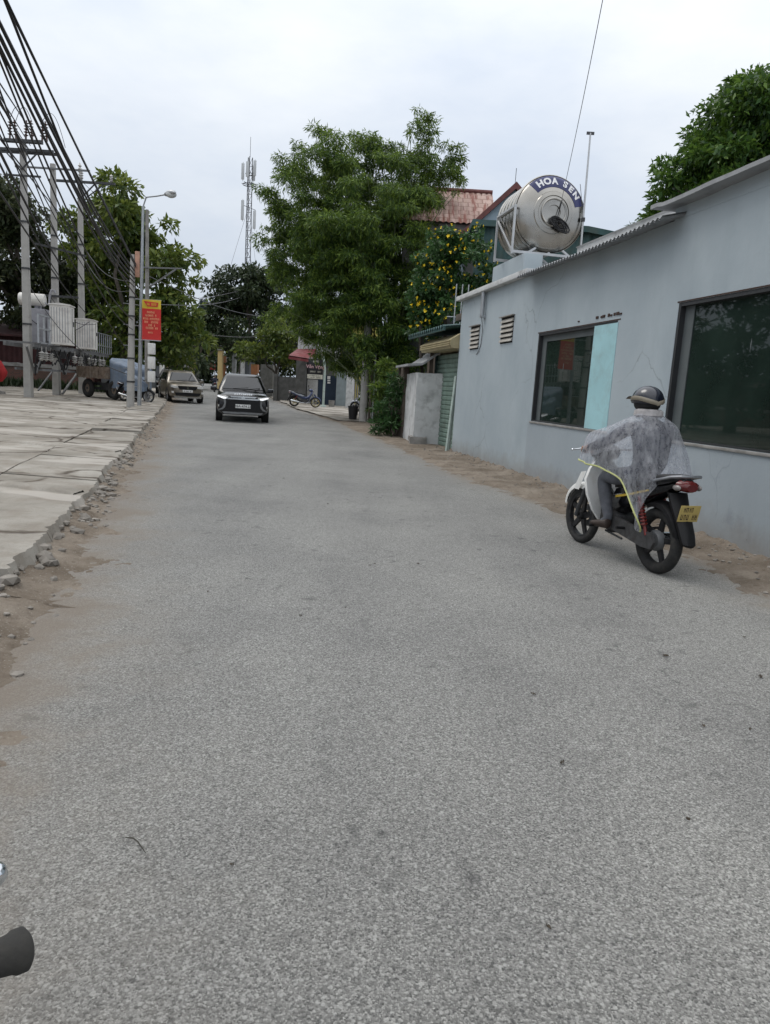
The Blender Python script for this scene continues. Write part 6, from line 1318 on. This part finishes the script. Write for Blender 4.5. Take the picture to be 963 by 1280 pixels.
tree('tree', 'dark rounded tree below the telecom tower', 'tree', gpos(300, 74), blobs([(315, 368, 46, 36), (285, 385, 38, 36), (340, 395, 40, 40), (300, 420, 50, 26), (262, 400, 18, 22), (345, 350, 26, 22)], 74, 1.5), 1.1, .9, 150, .46, .42, 'leaf_dark', trunk_r=.35, droop=.4, fill=.4)
tree('tree', 'small bright green tree above the low grey wall and parked motorbike', 'tree', gpos(345, 55), blobs([(345, 425, 30, 26), (322, 435, 18, 16), (362, 405, 22, 20), (350, 450, 24, 14)], 55, .8), .7, .75, 95, .34, .42, 'leaf_bright', trunk_r=.14, droop=.3, fill=.3)
tree('tree', 'yellow-green tree hanging over the far end of the road', 'tree', gpos(238, 92), blobs([(272, 395, 26, 18), (245, 420, 30, 24), (285, 425, 30, 24), (230, 400, 18, 16), (215, 440, 22, 14)], 92, 2), 1.2, .7, 85, .55, .42, 'leaf_bright', trunk_r=.3, droop=.4, fill=.3)
tree('tree', 'dark tree closing the far end of the road behind the distant riders', 'tree', gpos(262, 125), blobs([(262, 440, 60, 30), (235, 455, 40, 20), (300, 445, 40, 30), (255, 475, 50, 14), (225, 425, 30, 24)], 125, 2), 1.6, .8, 100, .7, .45, 'leaf_dark', trunk_r=.4, droop=.3, fill=.5)
tree('tree', 'dark leafy tree shading the far sheds behind the small bright green tree', 'tree', gpos(325, 84), blobs([(325, 440, 40, 24), (300, 455, 26, 14), (355, 440, 30, 30), (380, 420, 30, 40), (328, 459, 24, 12), (358, 458, 24, 18)], 84, 1.5), 1.2, .8, 95, .5, .42, 'leaf_dark', trunk_r=.3, droop=.3, fill=.4)
tree('tree', 'very dark tree in the gloom behind the gold SUV', 'tree', gpos(175, 68), blobs([(160, 440, 60, 30), (110, 440, 50, 34), (205, 450, 30, 20), (60, 440, 50, 36), (20, 430, 50, 40), (235, 452, 22, 18)], 68, 1.5), 1.2, .8, 95, .5, .42, 'leaf_dark', trunk_r=.3, droop=.3, fill=.4)
# conifer far away
cb = gpos(252, 160); CF = thing('conifer', 'distant bluish pointed conifer beyond the end of the road', 'conifer', cb)
tz = at(252, 372, 160).z-cb.z; pts, dr_ = [], []
for k in range(5200):
    f_ = RNG.random()**.6; a = RNG.random()*6.283; z = tz*(1-f_*.75); r = (.2+3.2*f_)*(.4+.6*RNG.random()**.5)*(.75+.25*math.sin(z*2.2))
    pts.append((r*math.cos(a), r*math.sin(a), z)); dr_.append((math.cos(a), math.sin(a), -.35))
leaf_object('crown', np.array(pts), np.array(dr_), .8, .35, 'needle', CF); mb = MB(); mb.tube([(0, 0, 0), (0, 0, tz)], [.35, .04], 8); mb.build('trunk', 'bark', CF)
# weeds below the brick wall
Pw = np.column_stack([RNG.uniform(-34, -16, 2600), RNG.uniform(42.6, 44.8, 2600), np.full(2600, gz(44)+.1)])
Pw = Pw[[mnoise.noise(Vector((p[0]*.6, p[1]*.6, 0))) > -.1 for p in Pw]]; Dw = unit(len(Pw))*.6; Dw[:, 2] = 1
o = leaf_object('weeds', Pw, Dw, .55, .25, 'leaf_dark', None); tag(o, 'rough weeds growing along the foot of the brick wall', 'weeds', kind='stuff')
# trees across the pavement to the left of the view, mirrored in the windows
for k, (x, y, lab) in enumerate(((-25.5, 34, 'olive tree on the pavement past the red parasol, beside the brick wall'), (-27, 24, 'middle olive tree of the row across the pavement'), (-24, 13, 'olive tree at the viewer end of the row across the pavement'))):
    tree('tree', lab, 'tree', Vector((x, y, .1)), [(Vector((x, y, 6.5)), (4, 4.5, 3)), (Vector((x+1, y+4, 4.5)), (3, 4, 3)), (Vector((x-1, y-4, 5)), (3, 4, 3)), (Vector((x, y, 11)), (3.4, 4, 3)), (Vector((x, y+2, 2.4)), (2.5, 6.5, 2.2))], 1.1, .6, 130, .45, .42, 'leaf_olive', trunk_r=.3)
# ================================================================ leaves and twigs on the asphalt
def litter(px, py, s, rot, lab):
    c = gp(px, py, .006); mb = MB(); n = 7; L = s
    up_ = [(L*(i/n-.5), L*.20*math.sin(math.pi*i/n)**.8, .006+.008*math.sin(3*i+px)) for i in range(n+1)]; dn = [(x, -y, z+.004) for x, y, z in up_[1:-1]][::-1]
    vs = up_+dn; mb.add(vs, [tuple(range(len(vs)))]); o = mb.build('fallen_leaf', 'deadleaf', None, 0); o.location = c; o.scale = (.62, .62, .62); o.rotation_euler = (0, 0, rot); tag(o, lab, 'leaf', 'dead leaves on the asphalt')
for k, (x, y, s) in enumerate(((832, 820, .07), (951, 846, .07), (667, 868, .05), (703, 954, .05), (686, 1160, .035), (930, 797, .05), (880, 908, .05), (376, 770, .04), (432, 760, .03), (523, 705, .05), (468, 705, .04), (260, 740, .04), (290, 1082, .025), (938, 912, .04), (860, 1025, .03), (463, 707, .05), (410, 630, .06), (355, 598, .06))): litter(x, y, s, k*1.3, 'small dark dead leaf lying on the asphalt')
a, b_, c = gp(157, 1047, .012), gp(172, 1052, .014), gp(182, 1066, .012); mb = MB(); mb.tube([a, a.lerp(b_, .6)+Vector((0, .004, .003)), b_, b_.lerp(c, .6), c], [.0016, .0022, .0022, .002, .0012], 6); tag(mb.build('twig', 'twig'), 'thin curved twig lying on the asphalt', 'twig')
